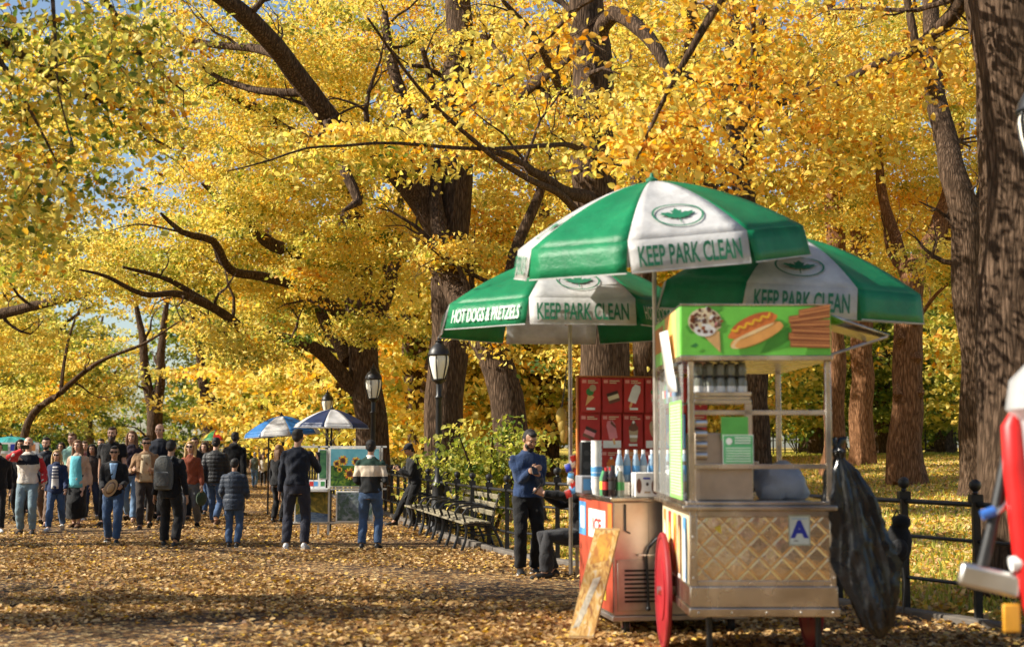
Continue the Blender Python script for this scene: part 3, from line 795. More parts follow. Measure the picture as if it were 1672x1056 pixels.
for px, Y, k in spots:
    x = (px - 836) / F0 * Y; Yw = Y * K
    z = LZ(x, Yw) if fence_side(x, Yw) > 0 else 0.0
    s = rr.uniform(.9, 1.15) * (1 if Y < 45 else 1.35)
    loc = Vector((x, Yw, z)); rot = (0, 0, rr.uniform(0, 6.28))
    if k not in used:
        used.add(k); o = protos[k]; o.location = loc; o.rotation_euler = rot; o.scale = (s, s, s)
    else:
        copy_tree(protos[k], None, loc, rot, s)

# shrubs
def shrub(label, px, py, Y, r, h, n, tint, seed, leaf=.09, group=None, per=40):
    x = (px - 836) / F0 * Y; Yw = Y * K; z = LZ(x, Yw) if fence_side(x, Yw) > 0 else 0.0
    b = Vector((x, Yw, z - .05)); rg = random.Random(seed); st = []
    for k in range(6):
        a = k * 1.05 + rg.random()
        st.append(([b + Vector((math.cos(a) * .05, math.sin(a) * .05, 0)), b + Vector((math.cos(a) * r * .35, math.sin(a) * r * .35, h * .45)), b + Vector((math.cos(a) * r * .7, math.sin(a) * r * .7, h * .8))], [.035, .025, .01]))
    return tree(label, st, [(tuple(b + Vector((0, 0, h * .58))), (r, r * .8, h * .42), n)], tint, .08, leaf, per, seed, spray=.34, flare=1, forks=0, group=group, name="shrub", base=b)
shrub("leafy yellow green shrub behind the benches' near end", 800, 760, 14.6, 1.15, 2.1, 130, .24, 41, .105)
shrub("small pale shrub behind the near lamp post", 720, 760, 17, .8, 1.5, 60, .27, 42)
for i, (px, Y, r, h, t) in enumerate([(1300, 44, 2.4, 2.2, .06), (1390, 46, 2.6, 2.6, .12), (1500, 44, 2.4, 1.8, .16), (1560, 45, 2.2, 2.4, .10), (1450, 47, 2.2, 2.8, .05), (1180, 44, 2.2, 2.4, .14), (1080, 45, 2.4, 2.6, .3),
                                      (960, 44, 2.4, 2.4, .2), (860, 43, 2.4, 2.2, .25), (760, 42, 2.4, 2.2, .12), (660, 40, 2.2, 2.4, .2), (60, 36, 2.4, 2.2, .06), (140, 38, 2.4, 2.0, .1), (220, 44, 2.6, 2.2, .07), (300, 46, 2.6, 2.4, .06), (380, 48, 2.4, 2.6, .1), (10, 34, 2.4, 2.6, .05)]):
    shrub("far dark green shrub in the hedge line under the woodland" if t < .13 else "far yellowish shrub in the hedge line under the woodland", px, 0, Y, r, h, 90, t, 60 + i, .15, "dark green hedge shrubs" if t < .13 else "yellowish hedge shrubs", 34)
# ------------------------------------------------------------------ fence, lamps, benches
def along(line, step, start=0.0, end=None):
    out = []; acc = -start
    tot = 0
    for (x0, y0), (x1, y1) in zip(line, line[1:]):
        L = math.hypot(x1 - x0, y1 - y0); d = -acc if acc < 0 else (step - acc % step) % step
        while d < L:
            out.append((x0 + (x1 - x0) * d / L, y0 + (y1 - y0) * d / L)); d += step
        acc += L
    return out
def post_mb(h=1.16, w=.062):
    mb = MB()
    mb.box(-w / 2, w / 2, -w / 2, w / 2, -.1, h - .10)
    mb.box(-w * .85, w * .85, -w * .85, w * .85, h - .17, h - .10)
    mb.lathe([(.018, h - .10), (.026, h - .09), (.022, h - .075), (.047, h - .05), (.055, h - .02), (.047, h + .01), (.02, h + .03), (0, h + .035)], n=12)
    return mb
def fence(label, line, step, h=1.16, pickets=False, group=None):
    b = line[0]
    root = thing("iron_fence", label, "fence", (b[0], b[1], 0.08), 0, group)
    pm = post_mb(h).mesh("post"); pm.materials.append(M_BLACK)
    for (x, y) in along(line, step):
        o = bpy.data.objects.new("post", pm); COL.objects.link(o); o.parent = root; o.location = (x - b[0], y - b[1], 0)
    for z, r in ((h - .19, .024), (h * .56, .018), (h * .23, .018)):
        mb = MB()
        for p, q in zip(line, line[1:]):
            mb.cyl((p[0] - b[0], p[1] - b[1], z), (q[0] - b[0], q[1] - b[1], z), r, n=8)
        mb.build("rail", M_BLACK, root)
    return root
OFF = .10
def shifted(line):
    return [(x + .02, y + OFF) for x, y in line]
fence("black iron fence with ball topped posts running behind the benches", shifted(FENCE[1:5]), 1.0, 1.02)
fence("black pipe rail fence with ball topped posts at the right behind the garbage bag", shifted([FENCE[4], FENCE[5], FENCE[6], FENCE[7]]), .9225)
for k, (a, c) in enumerate([((1180, 46), (1460, 50)), ((1470, 50), (1760, 47))]):
    l = [((a[0] - 836) / F0 * a[1], (a[1] - 7) * K), ((c[0] - 836) / F0 * c[1], (c[1] - 7) * K)]
    f = fence(["low dark fence far across the lawn behind the cart", "low dark fence far across the lawn right of the burled trunk"][k], l, .7, 1.25)
    f.location.z = 1.05

def lantern_mb(): pass
M_LAMPGLASS = glass("lamp_glass", (.86, .84, .74), 1.0, .25)
def lamp(label, x, y, z, h, group=None):
    root = thing("street_lamp", label, "street lamp", (x, y, z), 0, group)
    hp = h - .78
    mb = MB()
    mb.lathe([(.20, -.05), (.20, .06), (.17, .10), (.15, .30), (.17, .34), (.13, .40), (.11, .75), (.125, .80), (.09, .86), (.062, 1.0), (.052, hp - .35), (.075, hp - .30), (.048, hp - .26), (.05, hp - .06), (.09, hp - .02), (.11, hp)], n=16)
    mb.build("pole", M_BLACK, root)
    mb = MB()
    mb.lathe([(.085, hp), (.13, hp + .12), (.168, hp + .27), (.182, hp + .38), (.17, hp + .46)], n=20)
    mb.build("lamp_glass", M_LAMPGLASS, root)
    mb = MB()
    for k in range(6):
        a = k * math.pi / 3 + .3
        mb.tube([(r * math.cos(a), r * math.sin(a), hp + zz) for r, zz in ((.11, 0), (.14, .12), (.18, .27), (.195, .38), (.18, .47))], .011, 6)
    mb.lathe([(.19, hp + .44), (.205, hp + .46), (.19, hp + .48)], n=20)
    mb.lathe([(.115, hp - .01), (.13, hp + .01), (.11, hp + .03)], n=16)
    mb.build("lantern_frame", M_BLACK, root)
    mb = MB()
    mb.lathe([(.195, hp + .47), (.185, hp + .52), (.14, hp + .60), (.085, hp + .64), (.06, hp + .68), (.075, hp + .70), (.03, hp + .73), (.035, hp + .755), (.008, hp + .80), (0, hp + .82)], n=18)
    mb.build("lantern_cap", M_BLACK, root)
    return root
for lb, px, top, Y in (("black lamp post nearest the benches with acorn shaped lantern", 717, 550, 15.3), ("second black lamp post, right of the painting stand", 610, 596, 19.6),
                       ("black lamp post rising above the navy and white umbrella", 535, 637, 28.0), ("farthest black lamp post above the blue umbrella", 490, 651, 34.0)):
    t = W(px, top, Y); zz = LZ(t.x, t.y) if fence_side(t.x, t.y) > 0 else 0
    lamp(lb, t.x, t.y, zz, t.z - zz)
t = W(1702, 112, 6.2); lamp("black lamp lantern cut by the right edge of the picture", t.x, t.y, .1, t.z - .1)

M_SLAT = plain("bench_slat", (.25, .215, .14), .65, 0, .35, 10, .25)
def bench(label, x, y, rz, L):
    root = thing("park_bench", label, "bench", (x, y, 0), rz, "slatted benches along the fence")
    # local: x along the bench, seat towards -y
    for k, (yy, z) in enumerate([(-.46, .42), (-.375, .435), (-.29, .44), (-.205, .435), (-.12, .425)]):
        MB().box(0, L, yy - .034, yy + .034, z - .014, z + .014).build("seat_slat", M_SLAT, root, .004)
    for k, (yy, z) in enumerate([(-.035, .56), (.0, .68), (.035, .80)]):
        MB().bar((0, yy, z), (L, yy, z), .03, .075, up=(0, -.3, 1)).build("back_slat", M_SLAT, root, .004)
    nseg = max(2, round(L / .62))
    for i in range(nseg + 1):
        xx = .03 + (L - .06) * i / nseg
        mb = MB()
        mb.tube([(xx, -.52, 0), (xx, -.46, .16), (xx, -.44, .32), (xx, -.46, .41)], [.026, .02, .02, .024], 8)
        mb.tube([(xx, .12, 0), (xx, .04, .20), (xx, -.06, .40), (xx, -.02, .62), (xx, .06, .86)], [.026, .02, .022, .02, .018], 8)
        mb.tube([(xx, -.46, .395), (xx, -.28, .415), (xx, -.06, .405)], .02, 8)
        mb.tube([(xx, -.44, .30), (xx, -.28, .24), (xx, -.02, .26)], .013, 6)
        mb.build("leg", M_BLACK, root)
        mb = MB()   # looped arm rest
        mb.tube([(xx, .0, .62), (xx, -.12, .66), (xx, -.30, .66), (xx, -.44, .63), (xx, -.50, .55), (xx, -.47, .47), (xx, -.46, .42)], .016, 8)
        mb.build("armrest", M_BLACK, root)
    return root
e0 = Vector((-.30, 13.0, 0)); dr = (Vector((-2.05, 16.4 * K, 0)) - Vector((-.72, 12.7 * K, 0))).normalized()
ang = math.atan2(dr.y, dr.x)
# seat must face the path (left): local -y is to the right of +x when walking +x, so walk from far to near
Lb = 2.05
n_ = Vector((-dr.y, dr.x, 0))       # towards the path
b0 = Vector((-.72, 12.7 * K, 0)) - n_ * .50
bench("nearest slatted wooden bench with black iron arms, its near end beside the standing man", (b0 + dr * Lb).x, (b0 + dr * Lb).y, ang + math.pi, Lb)
b1 = b0 + dr * (Lb + .03)
bench("second slatted bench, joined to the far end of the nearest one", (b1 + dr * Lb).x, (b1 + dr * Lb).y, ang + math.pi, Lb)
b1 = b1 + dr * (Lb + .03)
bench("third slatted bench at the far end of the row beside the man in black", (b1 + dr * Lb).x, (b1 + dr * Lb).y, ang + math.pi, Lb)
# ------------------------------------------------------------------ umbrellas
M_UWHITE = cloth_pair("white_umbrella_cloth", (.84, .83, .82), .45)
M_UGREEN = cloth_pair("green_umbrella_cloth", (.014, .32, .125), .40)
M_PGREEN = plain("print_green", (.01, .16, .075), .6)
M_PWHITE = plain("print_white", (.78, .80, .76), .6)
MAPLE = [(0, -.62), (.05, -.30), (.30, -.42), (.26, -.28), (.62, -.22), (.52, -.10), (.98, .16), (.80, .22), (.86, .42), (.58, .34), (.46, .42), (.22, .18), (.30, .62), (.16, .58), (0, .92)]
MAPLE = MAPLE + [(-x, y) for x, y in MAPLE[::-1][1:-1]]
# the print is wider than tall: a leaf lying under an oval ring

def umbrella(label, x, y, z_rim, rise, rad, rot, cols, pole_to, tilt=(0, 0), valance=.24, emblem=None, words=None, group=None, npan=8, pole_mat=None, thick=.019, offset=(0, 0)):
    """cols: list of (cloth material, colour word) per panel; emblem/words: {panel index: text}"""
    root = thing("umbrella", label, "umbrella", (x, y, 0), 0, group)
    Rm = Matrix.Rotation(tilt[0], 3, 'X') @ Matrix.Rotation(tilt[1], 3, 'Y')
    C0 = Vector((offset[0], offset[1], z_rim))
    def rib(k, v):
        a = rot + 2 * math.pi * k / npan
        if v <= 1: r = rad * (v ** .92); z = rise * (1 - v ** 1.5)
        else: r = rad * (1 + .05 * (v - 1)); z = -valance * (v - 1)
        return Vector((r * math.sin(a), -r * math.cos(a), z))
    def S(k, u, v, lift=0.0):
        """u -1..1 across panel k (centred on rib angle k+.5), v 0..1 slope, 1..2 valance"""
        t = (u + 1) / 2
        if v > 1: t = .5 + (t - .5) * (1 - .05 * (v - 1))
        p = rib(k, v).lerp(rib(k + 1, v), t)
        if v < 1: p.z -= .02 * math.sin(math.pi * t) * math.sin(math.pi * min(v, 1)) * rad
        elif v > 1:
            a = rot + 2 * math.pi * (k + .5) / npan
            w = .006 * math.sin(t * 9 + k * 2) * (v - 1)
            p += Vector((math.sin(a), -math.cos(a), 0)) * w
        if lift:
            a = rot + 2 * math.pi * (k + .5) / npan
            nrm = Vector((math.sin(a), -math.cos(a), .0 if v > 1 else .75)).normalized()
            p += nrm * lift
        return C0 + Rm @ p
    nu, nv, nw = 8, 10, 3
    for k in range(npan):
        m, word = cols[k % len(cols)]
        mb = MB()
        vs = [S(k, -1 + 2 * i / nu, j / nv) for j in range(nv + 1) for i in range(nu + 1)]
        fs = [(j * (nu + 1) + i, j * (nu + 1) + i + 1, (j + 1) * (nu + 1) + i + 1, (j + 1) * (nu + 1) + i) for j in range(nv) for i in range(nu)]
        mb.add(vs, [f[::-1] for f in fs])
        vs = [S(k, -1 + 2 * i / nu, 1.0001 + j / nw) for j in range(nw + 1) for i in range(nu + 1)]
        fs = [(j * (nu + 1) + i, j * (nu + 1) + i + 1, (j + 1) * (nu + 1) + i + 1, (j + 1) * (nu + 1) + i) for j in range(nw) for i in range(nu)]
        mb.add(vs, [f[::-1] for f in fs])
        pn = mb.build("canopy_panel", m, root, label=f"{word} panel")
        pn.modifiers.new("Solidify", 'SOLIDIFY').thickness = .003
        e = MB(); e.tube([S(k, -1 + 2 * i / nu, 2.0) for i in range(nu + 1)], .006, 5)
        e.build("hem_piping", M_UWHITE, pn)
        if words and k in words:
            st, size, col, xs = words[k]
            vs, fs = text2d(st, 1.0, 1.0, .022 if len(st) < 17 else .006)
            wpx = max(p[0] for p in vs) - min(p[0] for p in vs)
            half = rad * math.sin(math.pi / npan)
            sc = xs * 2 * half / wpx
            mb = MB()
            pts = []
            for px, py in vs:
                vv = 1 + .5 - ((py / .72) - .5) * size / valance
                pts.append(S(k, px * sc / half, max(1.02, min(1.98, vv)), .019))
            mb.add(pts, fs); mb.build("lettering", col, pn, smooth=False)
        if emblem and k in emblem:
            mb = MB(); half = rad * math.sin(math.pi / npan)
            vc = .73
            def put(px, py, l):   # px in metres across, py in slope units
                v = vc - py
                return S(k, px / (half * v ** .92), v, l)
            n = 40; ring = []
            for s_ in (1.0, .92):
                for i in range(n):
                    a = 2 * math.pi * i / n
                    ring.append(put(.20 * s_ * math.cos(a), .155 * s_ * math.sin(a), .014))
            mb.add(ring, [(i, (i + 1) % n, n + (i + 1) % n, n + i) for i in range(n)])
            leafp = [put(x_ * .148, y_ * .112 - .008, .016) for x_, y_ in MAPLE]
            c = put(0, -.01, .016)
            nl = len(leafp)
            mb.add(leafp + [c], [(i, (i + 1) % nl, nl) for i in range(nl)])
            st_ = [put(-.004, -.06, .016), put(.004, -.06, .016), put(.004, -.115, .016), put(-.004, -.115, .016)]
            mb.add(st_, [(0, 1, 2, 3)])
            mb.build("emblem", M_PGREEN, pn, smooth=False)
    top = C0 + Rm @ Vector((0, 0, rise))
    for k in range(npan):
        mb = MB()
        mb.tube([C0 + Rm @ (rib(k, j / 6) - Vector((0, 0, .022))) for j in range(1, 7)], .006, 5)
        hubp = C0 + Rm @ Vector((0, 0, rise - .62)); mid = C0 + Rm @ (rib(k, .55) - Vector((0, 0, .022)))
        mb.tube([hubp, mid], .005, 5)
        mb.build("rib", M_DULLSTEEL, root)
    mb = MB(); mb.tube([(0, 0, pole_to), (0, 0, z_rim - .1), tuple(top + Rm @ Vector((0, 0, .02)))], thick, 12)
    hubp = C0 + Rm @ Vector((0, 0, rise - .62)); mb.ball(hubp, .035, .035, .05)
    mb.build("pole", pole_mat or M_DULLSTEEL, root)
    mb = MB(); mb.lathe([(.05, -.012), (.05, .012), (.02, .03), (.012, .06), (0, .07)], top, 14); mb.build("ferrule", M_PGREEN if words else M_BLACK, root)
    return root
GW = [(M_UWHITE, "white"), (M_UGREEN, "green")]
P8 = 2 * math.pi / 8
KPC = "KEEP PARK CLEAN"
kp = (KPC, .150, M_PGREEN, .86)
HDP = ("HOT DOGS & PRETZELS", .125, M_PWHITE, .84)
# panel 0 faces the camera when rot = -P8/2
umbrella("tallest green and white umbrella reading KEEP PARK CLEAN, above the front cart's left side", 1.17, 7.0 * K, 3.27, .47, 1.19, -P8 / 2 + .11, GW, 1.2, (R(8), R(-5)),
         emblem={0, 2, 6}, words={0: kp, 2: kp, 6: kp}, offset=(.02, 0))
umbrella("lower left green and white umbrella with HOT DOGS & PRETZELS on its green flap", .56, 8.25 * K, 2.87, .52, 1.24, -P8 / 2 + .09, GW, .35, (0, 0),
         emblem={0, 2, 6}, words={0: kp, 2: kp, 6: kp, 7: HDP, 1: HDP}, offset=(-.04, 0))
umbrella("right green and white umbrella tilted down to the right behind the food sign", 2.28, 7.35 * K, 2.92, .45, 1.13, -P8 / 2 - .08, GW, 1.2, (R(5.5), R(3.5)),
         emblem={0, 2, 6}, words={0: kp, 2: kp, 6: kp}, offset=(.09, 0))

# ------------------------------------------------------------------ front cart
def quilt_mat():
    m, t, b = nt("quilted_steel")
    tc = t.nodes.new("ShaderNodeTexCoord"); sp = t.nodes.new("ShaderNodeSeparateXYZ"); t.links.new(tc.outputs["Object"], sp.inputs[0])
    def tri(op):
        a = N(t, "ShaderNodeMath", operation=op); t.links.new(sp.outputs[0], a.inputs[0]); t.links.new(sp.outputs[2], a.inputs[1])
        c = N(t, "ShaderNodeMath", operation='PINGPONG'); c.inputs[1].default_value = .080; t.links.new(a.outputs[0], c.inputs[0]); return c
    a, c = tri('ADD'), tri('SUBTRACT')
    mn = N(t, "ShaderNodeMath", operation='MINIMUM'); t.links.new(a.outputs[0], mn.inputs[0]); t.links.new(c.outputs[0], mn.inputs[1])
    pw = N(t, "ShaderNodeMapRange", interpolation_type='SMOOTHERSTEP'); pw.inputs[1].default_value = 0; pw.inputs[2].default_value = .024; pw.inputs[4].default_value = .10; t.links.new(mn.outputs[0], pw.inputs[0])
    n = N(t, "ShaderNodeTexNoise", i_Scale=3.5, i_Detail=5.0); t.links.new(tc.outputs["Object"], n.inputs["Vector"])
    ma = N(t, "ShaderNodeMath", operation='MULTIPLY_ADD'); ma.inputs[1].default_value = .35; t.links.new(n.outputs[0], ma.inputs[0]); t.links.new(pw.outputs[0], ma.inputs[2])
    bp = N(t, "ShaderNodeBump", i_Strength=.26, i_Distance=.2); t.links.new(ma.outputs[0], bp.inputs["Height"]); t.links.new(bp.outputs[0], b.inputs["Normal"])
    r = ramp(t, [(.3, (.66, .54, .40)), (.7, (.88, .78, .64))]); t.links.new(n.outputs[0], r.inputs[0]); t.links.new(r.outputs[0], b.inputs["Base Color"])  # golden tone stands for reflected foliage, put into the steel's colour
    b.inputs["Metallic"].default_value = 1; b.inputs["Roughness"].default_value = .17
    return m
M_QUILT = quilt_mat()
M_ALU = plain("brushed_aluminium", (.60, .54, .47), .24, 1.0, .35, 4, .2)
M_SIGNGREEN = plain("sign_green", (.13, .50, .05), .35, 0, .18, 4)
M_LIME = plain("lime_board", (.28, .72, .16), .45, 0, .1)
def pm(name, c, rough=.5): return plain(name, c, rough)
RED, WHITE, CREAM = pm("red_print", (.55, .03, .02)), pm("white_print", (.80, .79, .76)), pm("cream_print", (.75, .62, .40))
BUN, BUNL, SAUS, MUST = pm("bun_print", (.80, .38, .10)), pm("pale_bun_print", (.86, .62, .30)), pm("sausage_print", (.58, .13, .03)), pm("mustard_print", (.90, .58, .03))
CHOC, CHOCD, CHUR, CHURD = pm("chocolate_print", (.16, .06, .035)), pm("dark_chocolate_print", (.05, .02, .015)), pm("churro_print", (.55, .22, .07)), pm("churro_shade_print", (.30, .09, .03))
CONE, BLUE, DBLUE, ORANGE, BLACKP, GREENP, PINK, YEL, TAN = pm("cone_print", (.78, .46, .18)), pm("blue_print", (.10, .33, .65)), pm("dark_blue_print", (.015, .03, .35)), pm("orange_print", (.72, .20, .03)), pm("black_print", (.015, .015, .015)), pm("green_print", (.04, .22, .05)), pm("pink_print", (.75, .25, .28)), pm("yellow_print", (.80, .60, .06)), pm("tan_print", (.45, .33, .20))

def noise_mat(name, stops, scale, stretch=(1, 1, 1)):
    m_, t_, b_ = nt(name); co = mapped(t_, "Object", stretch)
    n_ = N(t_, "ShaderNodeTexNoise", i_Scale=scale, i_Detail=6.0, i_Distortion=1.2); t_.links.new(co, n_.inputs["Vector"])
    r_ = ramp(t_, stops); t_.links.new(n_.outputs[0], r_.inputs[0]); t_.links.new(r_.outputs[0], b_.inputs["Base Color"]); b_.inputs["Roughness"].default_value = .5
    return m_
CX, CY = 1.235, 6.0 * K
cart = thing("food_cart", "front stainless steel food cart with quilted front panel and green hot dog sign", "food cart", (CX, CY, 0), R(0.3))
CW, CD = 1.0, 1.14 * K
MB().box(.02, CW - .02, .02, CD - .02, .42, 1.12).build("body", M_DULLSTEEL, cart)
mb = MB(); mb.box(-.012, CW + .03, -.02, CD, .395, .455); mb.box(-.004, CW + .02, -.008, CD - .02, .458, .60)
mb.build("base_frame", M_ALU, cart, .006)
mb = MB(); mb.box(0, .05, 0, .05, .60, 1.12); mb.box(CW - .03, CW + .01, 0, .05, .60, 1.12); mb.box(.052, CW - .032, .004, .05, 1.075, 1.12); mb.box(.052, CW - .032, .002, .05, .602, .64)
mb.build("front_frame", M_ALU, cart, .004)
MB().box(.052, CW - .032, .008, .03, .642, 1.073).build("quilted_panel", M_QUILT, cart)
mb = MB(); mb.box(-.05, CW + .02, -.04, CD + .03, 1.122, 1.155); mb.box(-.03, CW, -.02, CD, 1.157, 1.185); mb.build("counter", M_ALU, cart, .006)
# grade card
p = Print((.76, .006, .985), (1, 0, 0), (0, 0, 1), .004)
p.rect(-.075, -.105, .075, .105, pm("card_frame", (.42, .45, .34))).rect(-.066, -.094, .066, .094, pm("card_paper", (.62, .68, .62))).text("A", 0, -.045, .155, DBLUE, 1.0, .008)
p.rect(-.04, -.075, -.01, -.069, BLACKP).rect(-.055, .078, .055, .081, BLUE)
p.build("grade_card", cart)
p = Print((.20, .008, .99), (1, 0, 0), (0, 0, 1), .004); p.poly([(-.03, .015), (.015, .03), (.02, -.03), (-.01, -.012)], YEL); p.build("yellow_leaf_mark", cart)
# posts and rails
for (x, y) in ((.02, .03), (CW - .02, .03), (.02, CD - .05), (CW - .02, CD - .05), (-.035, CD - .02)):
    MB().bar((x, y, 1.186), (x, y, 2.16), .042, .042, up=(0, 1, 0)).build("post", M_ALU, cart, .004)
for z, x1 in ((1.80, CW - .04), (1.425, CW - .04)):
    MB().bar((.042, .03, z), (x1, .03, z), .03, .034).build("rail", M_ALU, cart, .003)
for z, x1, yy in ((1.93, .44, .02), (1.875, .44, .02), (1.425, .8, CD - .1), (1.88, .44, .42)):
    MB().bar((.042, yy, z), (x1, yy, z), .03, .03).build("rail", M_ALU, cart, .003)
MB().box(.042, .44, .05, .42, 1.895, 1.912).build("shelf", M_ALU, cart)
MB().bar((.42, .03, 1.44), (.42, .03, 1.86), .05, .03, up=(0, 1, 0)).build("post", M_ALU, cart)
mb = MB(); mb.box(.045, .455, .06, .52, 1.187, 1.66); mb.build("warmer_box", plain("dull_galvanised", (.50, .42, .35), .42, .85, .2, 5, .1), cart, .008)
mb = MB()
for k in range(4): mb.cyl((.05, .04, 1.50 + k * .075), (.13, .04, 1.50 + k * .075), .028, n=12)
mb.build("roller", M_STEEL, cart)
# roof box with the picture sign
MB().box(-.05, CW + .0, -.02, CD - .02, 2.20, 2.545).build("roof_box", M_SIGNGREEN, cart, .004)
MB().box(-.06, CW + .01, -.03, CD - .01, 2.162, 2.198).build("roof_trim", M_ALU, cart, .004)
MB().box(-.055, CW + .005, -.025, CD - .015, 2.546, 2.56).build("roof_sheet", M_ALU, cart, .002)
p = Print((-.05, -.0205, 2.20), (1, 0, 0), (0, 0, 1), .003)
p.rect(.004, .0, 1.046, .342, pm("bright_green_print", (.17, .60, .07)))
p.poly([(.55, .01), (.76, .06), (.98, .31), (.90, .30), (.6, .10)], pm("green_sweep_print", (.09, .38, .04)))
p.poly([(.06, .15), (.30, .34), (.22, .34), (.03, .20)], pm("green_sweep_print", (.09, .38, .04)))
# ice cream cone: nutty scoop, white cream, wafer
rg = random.Random(2)
p.poly([(.215, .17), (.27, .17), (.275, .02)], CONE).poly([(.155, .135), (.265, .165), (.272, .018)], CONE)
p.oval(.165, .235, .118, .095, CREAM); p.oval(.165, .175, .075, .045, WHITE)
for i in range(46):
    a, d = rg.uniform(0, 6.28), rg.random() ** .5
    p.oval(.165 + .115 * d * math.cos(a), .245 + .088 * d * math.sin(a), rg.uniform(.012, .024), rg.uniform(.008, .016), rg.choice([CHOC, CHOC, WHITE, CHURD, CREAM, PINK]), rg.uniform(0, 3), 7, lift=False)
p.h += .0008
p.poly([(.06, .06), (.10, .085), (.12, .07), (.10, .05)], GREENP)
# hot dog
ra = .42
p.oval(.525, .14, .20, .060, BUN, ra); p.oval(.515, .128, .185, .044, BUNL, ra); p.oval(.50, .215, .17, .062, SAUS, ra); p.oval(.50, .20, .19, .045, pm("sausage_light_print", (.72, .20, .04)), ra)
p.oval(.545, .135, .185, .042, BUN, ra); p.oval(.505, .160, .16, .012, BUNL, ra)
c, s = math.cos(ra), math.sin(ra)
zz = [(-.15 + .03 * i, .014 * (-1) ** i) for i in range(11)]
up = [(.49 + x * c - y * s, .225 + x * s + y * c) for x, y in zz]
for a_, b_ in zip(up, up[1:]):
    dx, dy = b_[0] - a_[0], b_[1] - a_[1]; L = math.hypot(dx, dy); nx_, ny_ = -dy / L * .006, dx / L * .006
    p.poly([(a_[0] - nx_, a_[1] - ny_), (b_[0] - nx_, b_[1] - ny_), (b_[0] + nx_, b_[1] + ny_), (a_[0] + nx_, a_[1] + ny_)], MUST, False)
p.h += .001
# churros
for i, (x0, y0, x1, y1) in enumerate([(.76, .08, 1.04, .075), (.75, .13, 1.04, .12), (.77, .18, 1.04, .17), (.76, .215, 1.04, .225), (.75, .245, 1.04, .285), (.82, .29, 1.04, .33)]):
    p.poly([(x0, y0 - .026), (x1, y1 - .026), (x1, y1 + .026), (x0, y0 + .026)], CHURD); p.poly([(x0 + .006, y0 - .014), (x1, y1 - .016), (x1, y1 + .020), (x0 + .006, y0 + .018)], CHUR)
    p.poly([(x0 + .01, y0 + .004), (x1, y1 + .002), (x1, y1 + .008), (x0 + .01, y0 + .010)], CHURD)
p.build("food_picture_sign", cart)
p = Print((-.0505, CD - .02, 2.20), (0, -1, 0), (0, 0, 1), .003)
p.rect(.01, 0, 1.84, .342, M_LIME).rect(.9, 0, 1.30, .342, BUN).rect(1.34, .0, 1.6, .342, CONE).rect(.16, .1, .8, .3, CHUR)
p.build("side_picture_sign", cart)
# left side: clear plastic, price board, paper streamer
MB().box(-.034, -.030, .06, CD - .06, 1.19, 2.15).build("plastic_screen", glass("clear_plastic", (.75, .78, .76), .22, .12), cart)
p = Print((-.036, .50 * K, 1.19), (0, -1, 0), (0, 0, 1), .003)
p.rect(.0, 0, .44 * K, .70, M_LIME)
for i in range(30): p.poly([(.05, .03 + i * .022), (.66, .03 + i * .022), (.66, .036 + i * .022), (.05, .036 + i * .022)], M_PWHITE, False)
p.build("price_board", cart)
mb = MB()
pts = [(-.09, .50, 2.42), (-.085, .41, 2.30), (-.075, .33, 2.15), (-.065, .25, 2.02), (-.062, .20, 1.96)]
vs = []
for (x, y, z) in pts: vs += [(x - .02, y + .30, z), (x, y - .06, z - .01)]
mb.add(vs, [(2 * i, 2 * i + 1, 2 * i + 3, 2 * i + 2) for i in range(4)])
o = mb.build("paper_streamer", WHITE, cart); o.modifiers.new("Solidify", 'SOLIDIFY').thickness = .004
# posters on the lower left side
p = Print((.018, CD - .06, .46), (0, -1, 0), (0, 0, 1), .004)
p.rect(0, .02, 1.70, .64, CREAM)
for i, (x, m_) in enumerate([(.08, ORANGE), (.42, RED), (.76, YEL), (1.06, CHOC), (1.38, BLUE)]):
    p.rect(x, .06, x + .16, .60, m_); p.oval(x + .08, .34, .055, .18, [WHITE, YEL, RED, CONE, WHITE][i]); p.rect(x + .02, .10, x + .14, .17, WHITE)
p.build("side_poster", cart)
# big red wheels
def wheel(x, y):
    w = MB(); prof = []
    n = 40; r = .445
    for (rr_, xx) in ((r - .045, -.016), (r - .012, -.02), (r, -.01), (r, .01), (r - .012, .02), (r - .045, .016)): prof.append((rr_, xx))
    vs = [(x + xx, y + rr_ * math.cos(2 * math.pi * k / n), .455 + rr_ * math.sin(2 * math.pi * k / n)) for rr_, xx in prof for k in range(n)]
    w.add(vs, [(i % len(prof) * n + k, i * n + (k + 1) % n, ((i + 1) % len(prof)) * n + (k + 1) % n, ((i + 1) % len(prof)) * n + k) for i in range(len(prof)) for k in range(n)])
    wo = w.build("wheel", plain("red_tyre", (.25, .012, .018), .5, 0, .3, 6), cart)
    d = MB(); d.cyl((x - .012, y, .455), (x + .012, y, .455), r - .05, n=40); d.cyl((x - .020, y, .455), (x + .020, y, .455), .23, n=30)
    d.build("wheel_disc", plain("red_wheel_paint", (.38, .015, .025), .35, 0, .25, 6), wo)
    h = MB(); h.cyl((x - .045, y, .455), (x + .05, y, .455), .035, n=14); h.build("hub_cap", M_STEEL, wo)
wheel(-.058, .72 * K); wheel(CW + .075, .72 * K)
MB().cyl((-.05, .72 * K, .455), (CW + .05, .72 * K, .455), .02).build("axle", M_BLACK, cart)
for x in (.14, CW - .10): MB().cyl((x, .10, .10), (x, .10, .40), .022).build("prop_leg", M_BLACK, cart)
for x in (.14, CW - .10):
    mb = MB(); mb.cyl((x - .02, .10, .075), (x + .02, .10, .075), .072, n=18); mb.build("caster", M_RUBBER, cart)
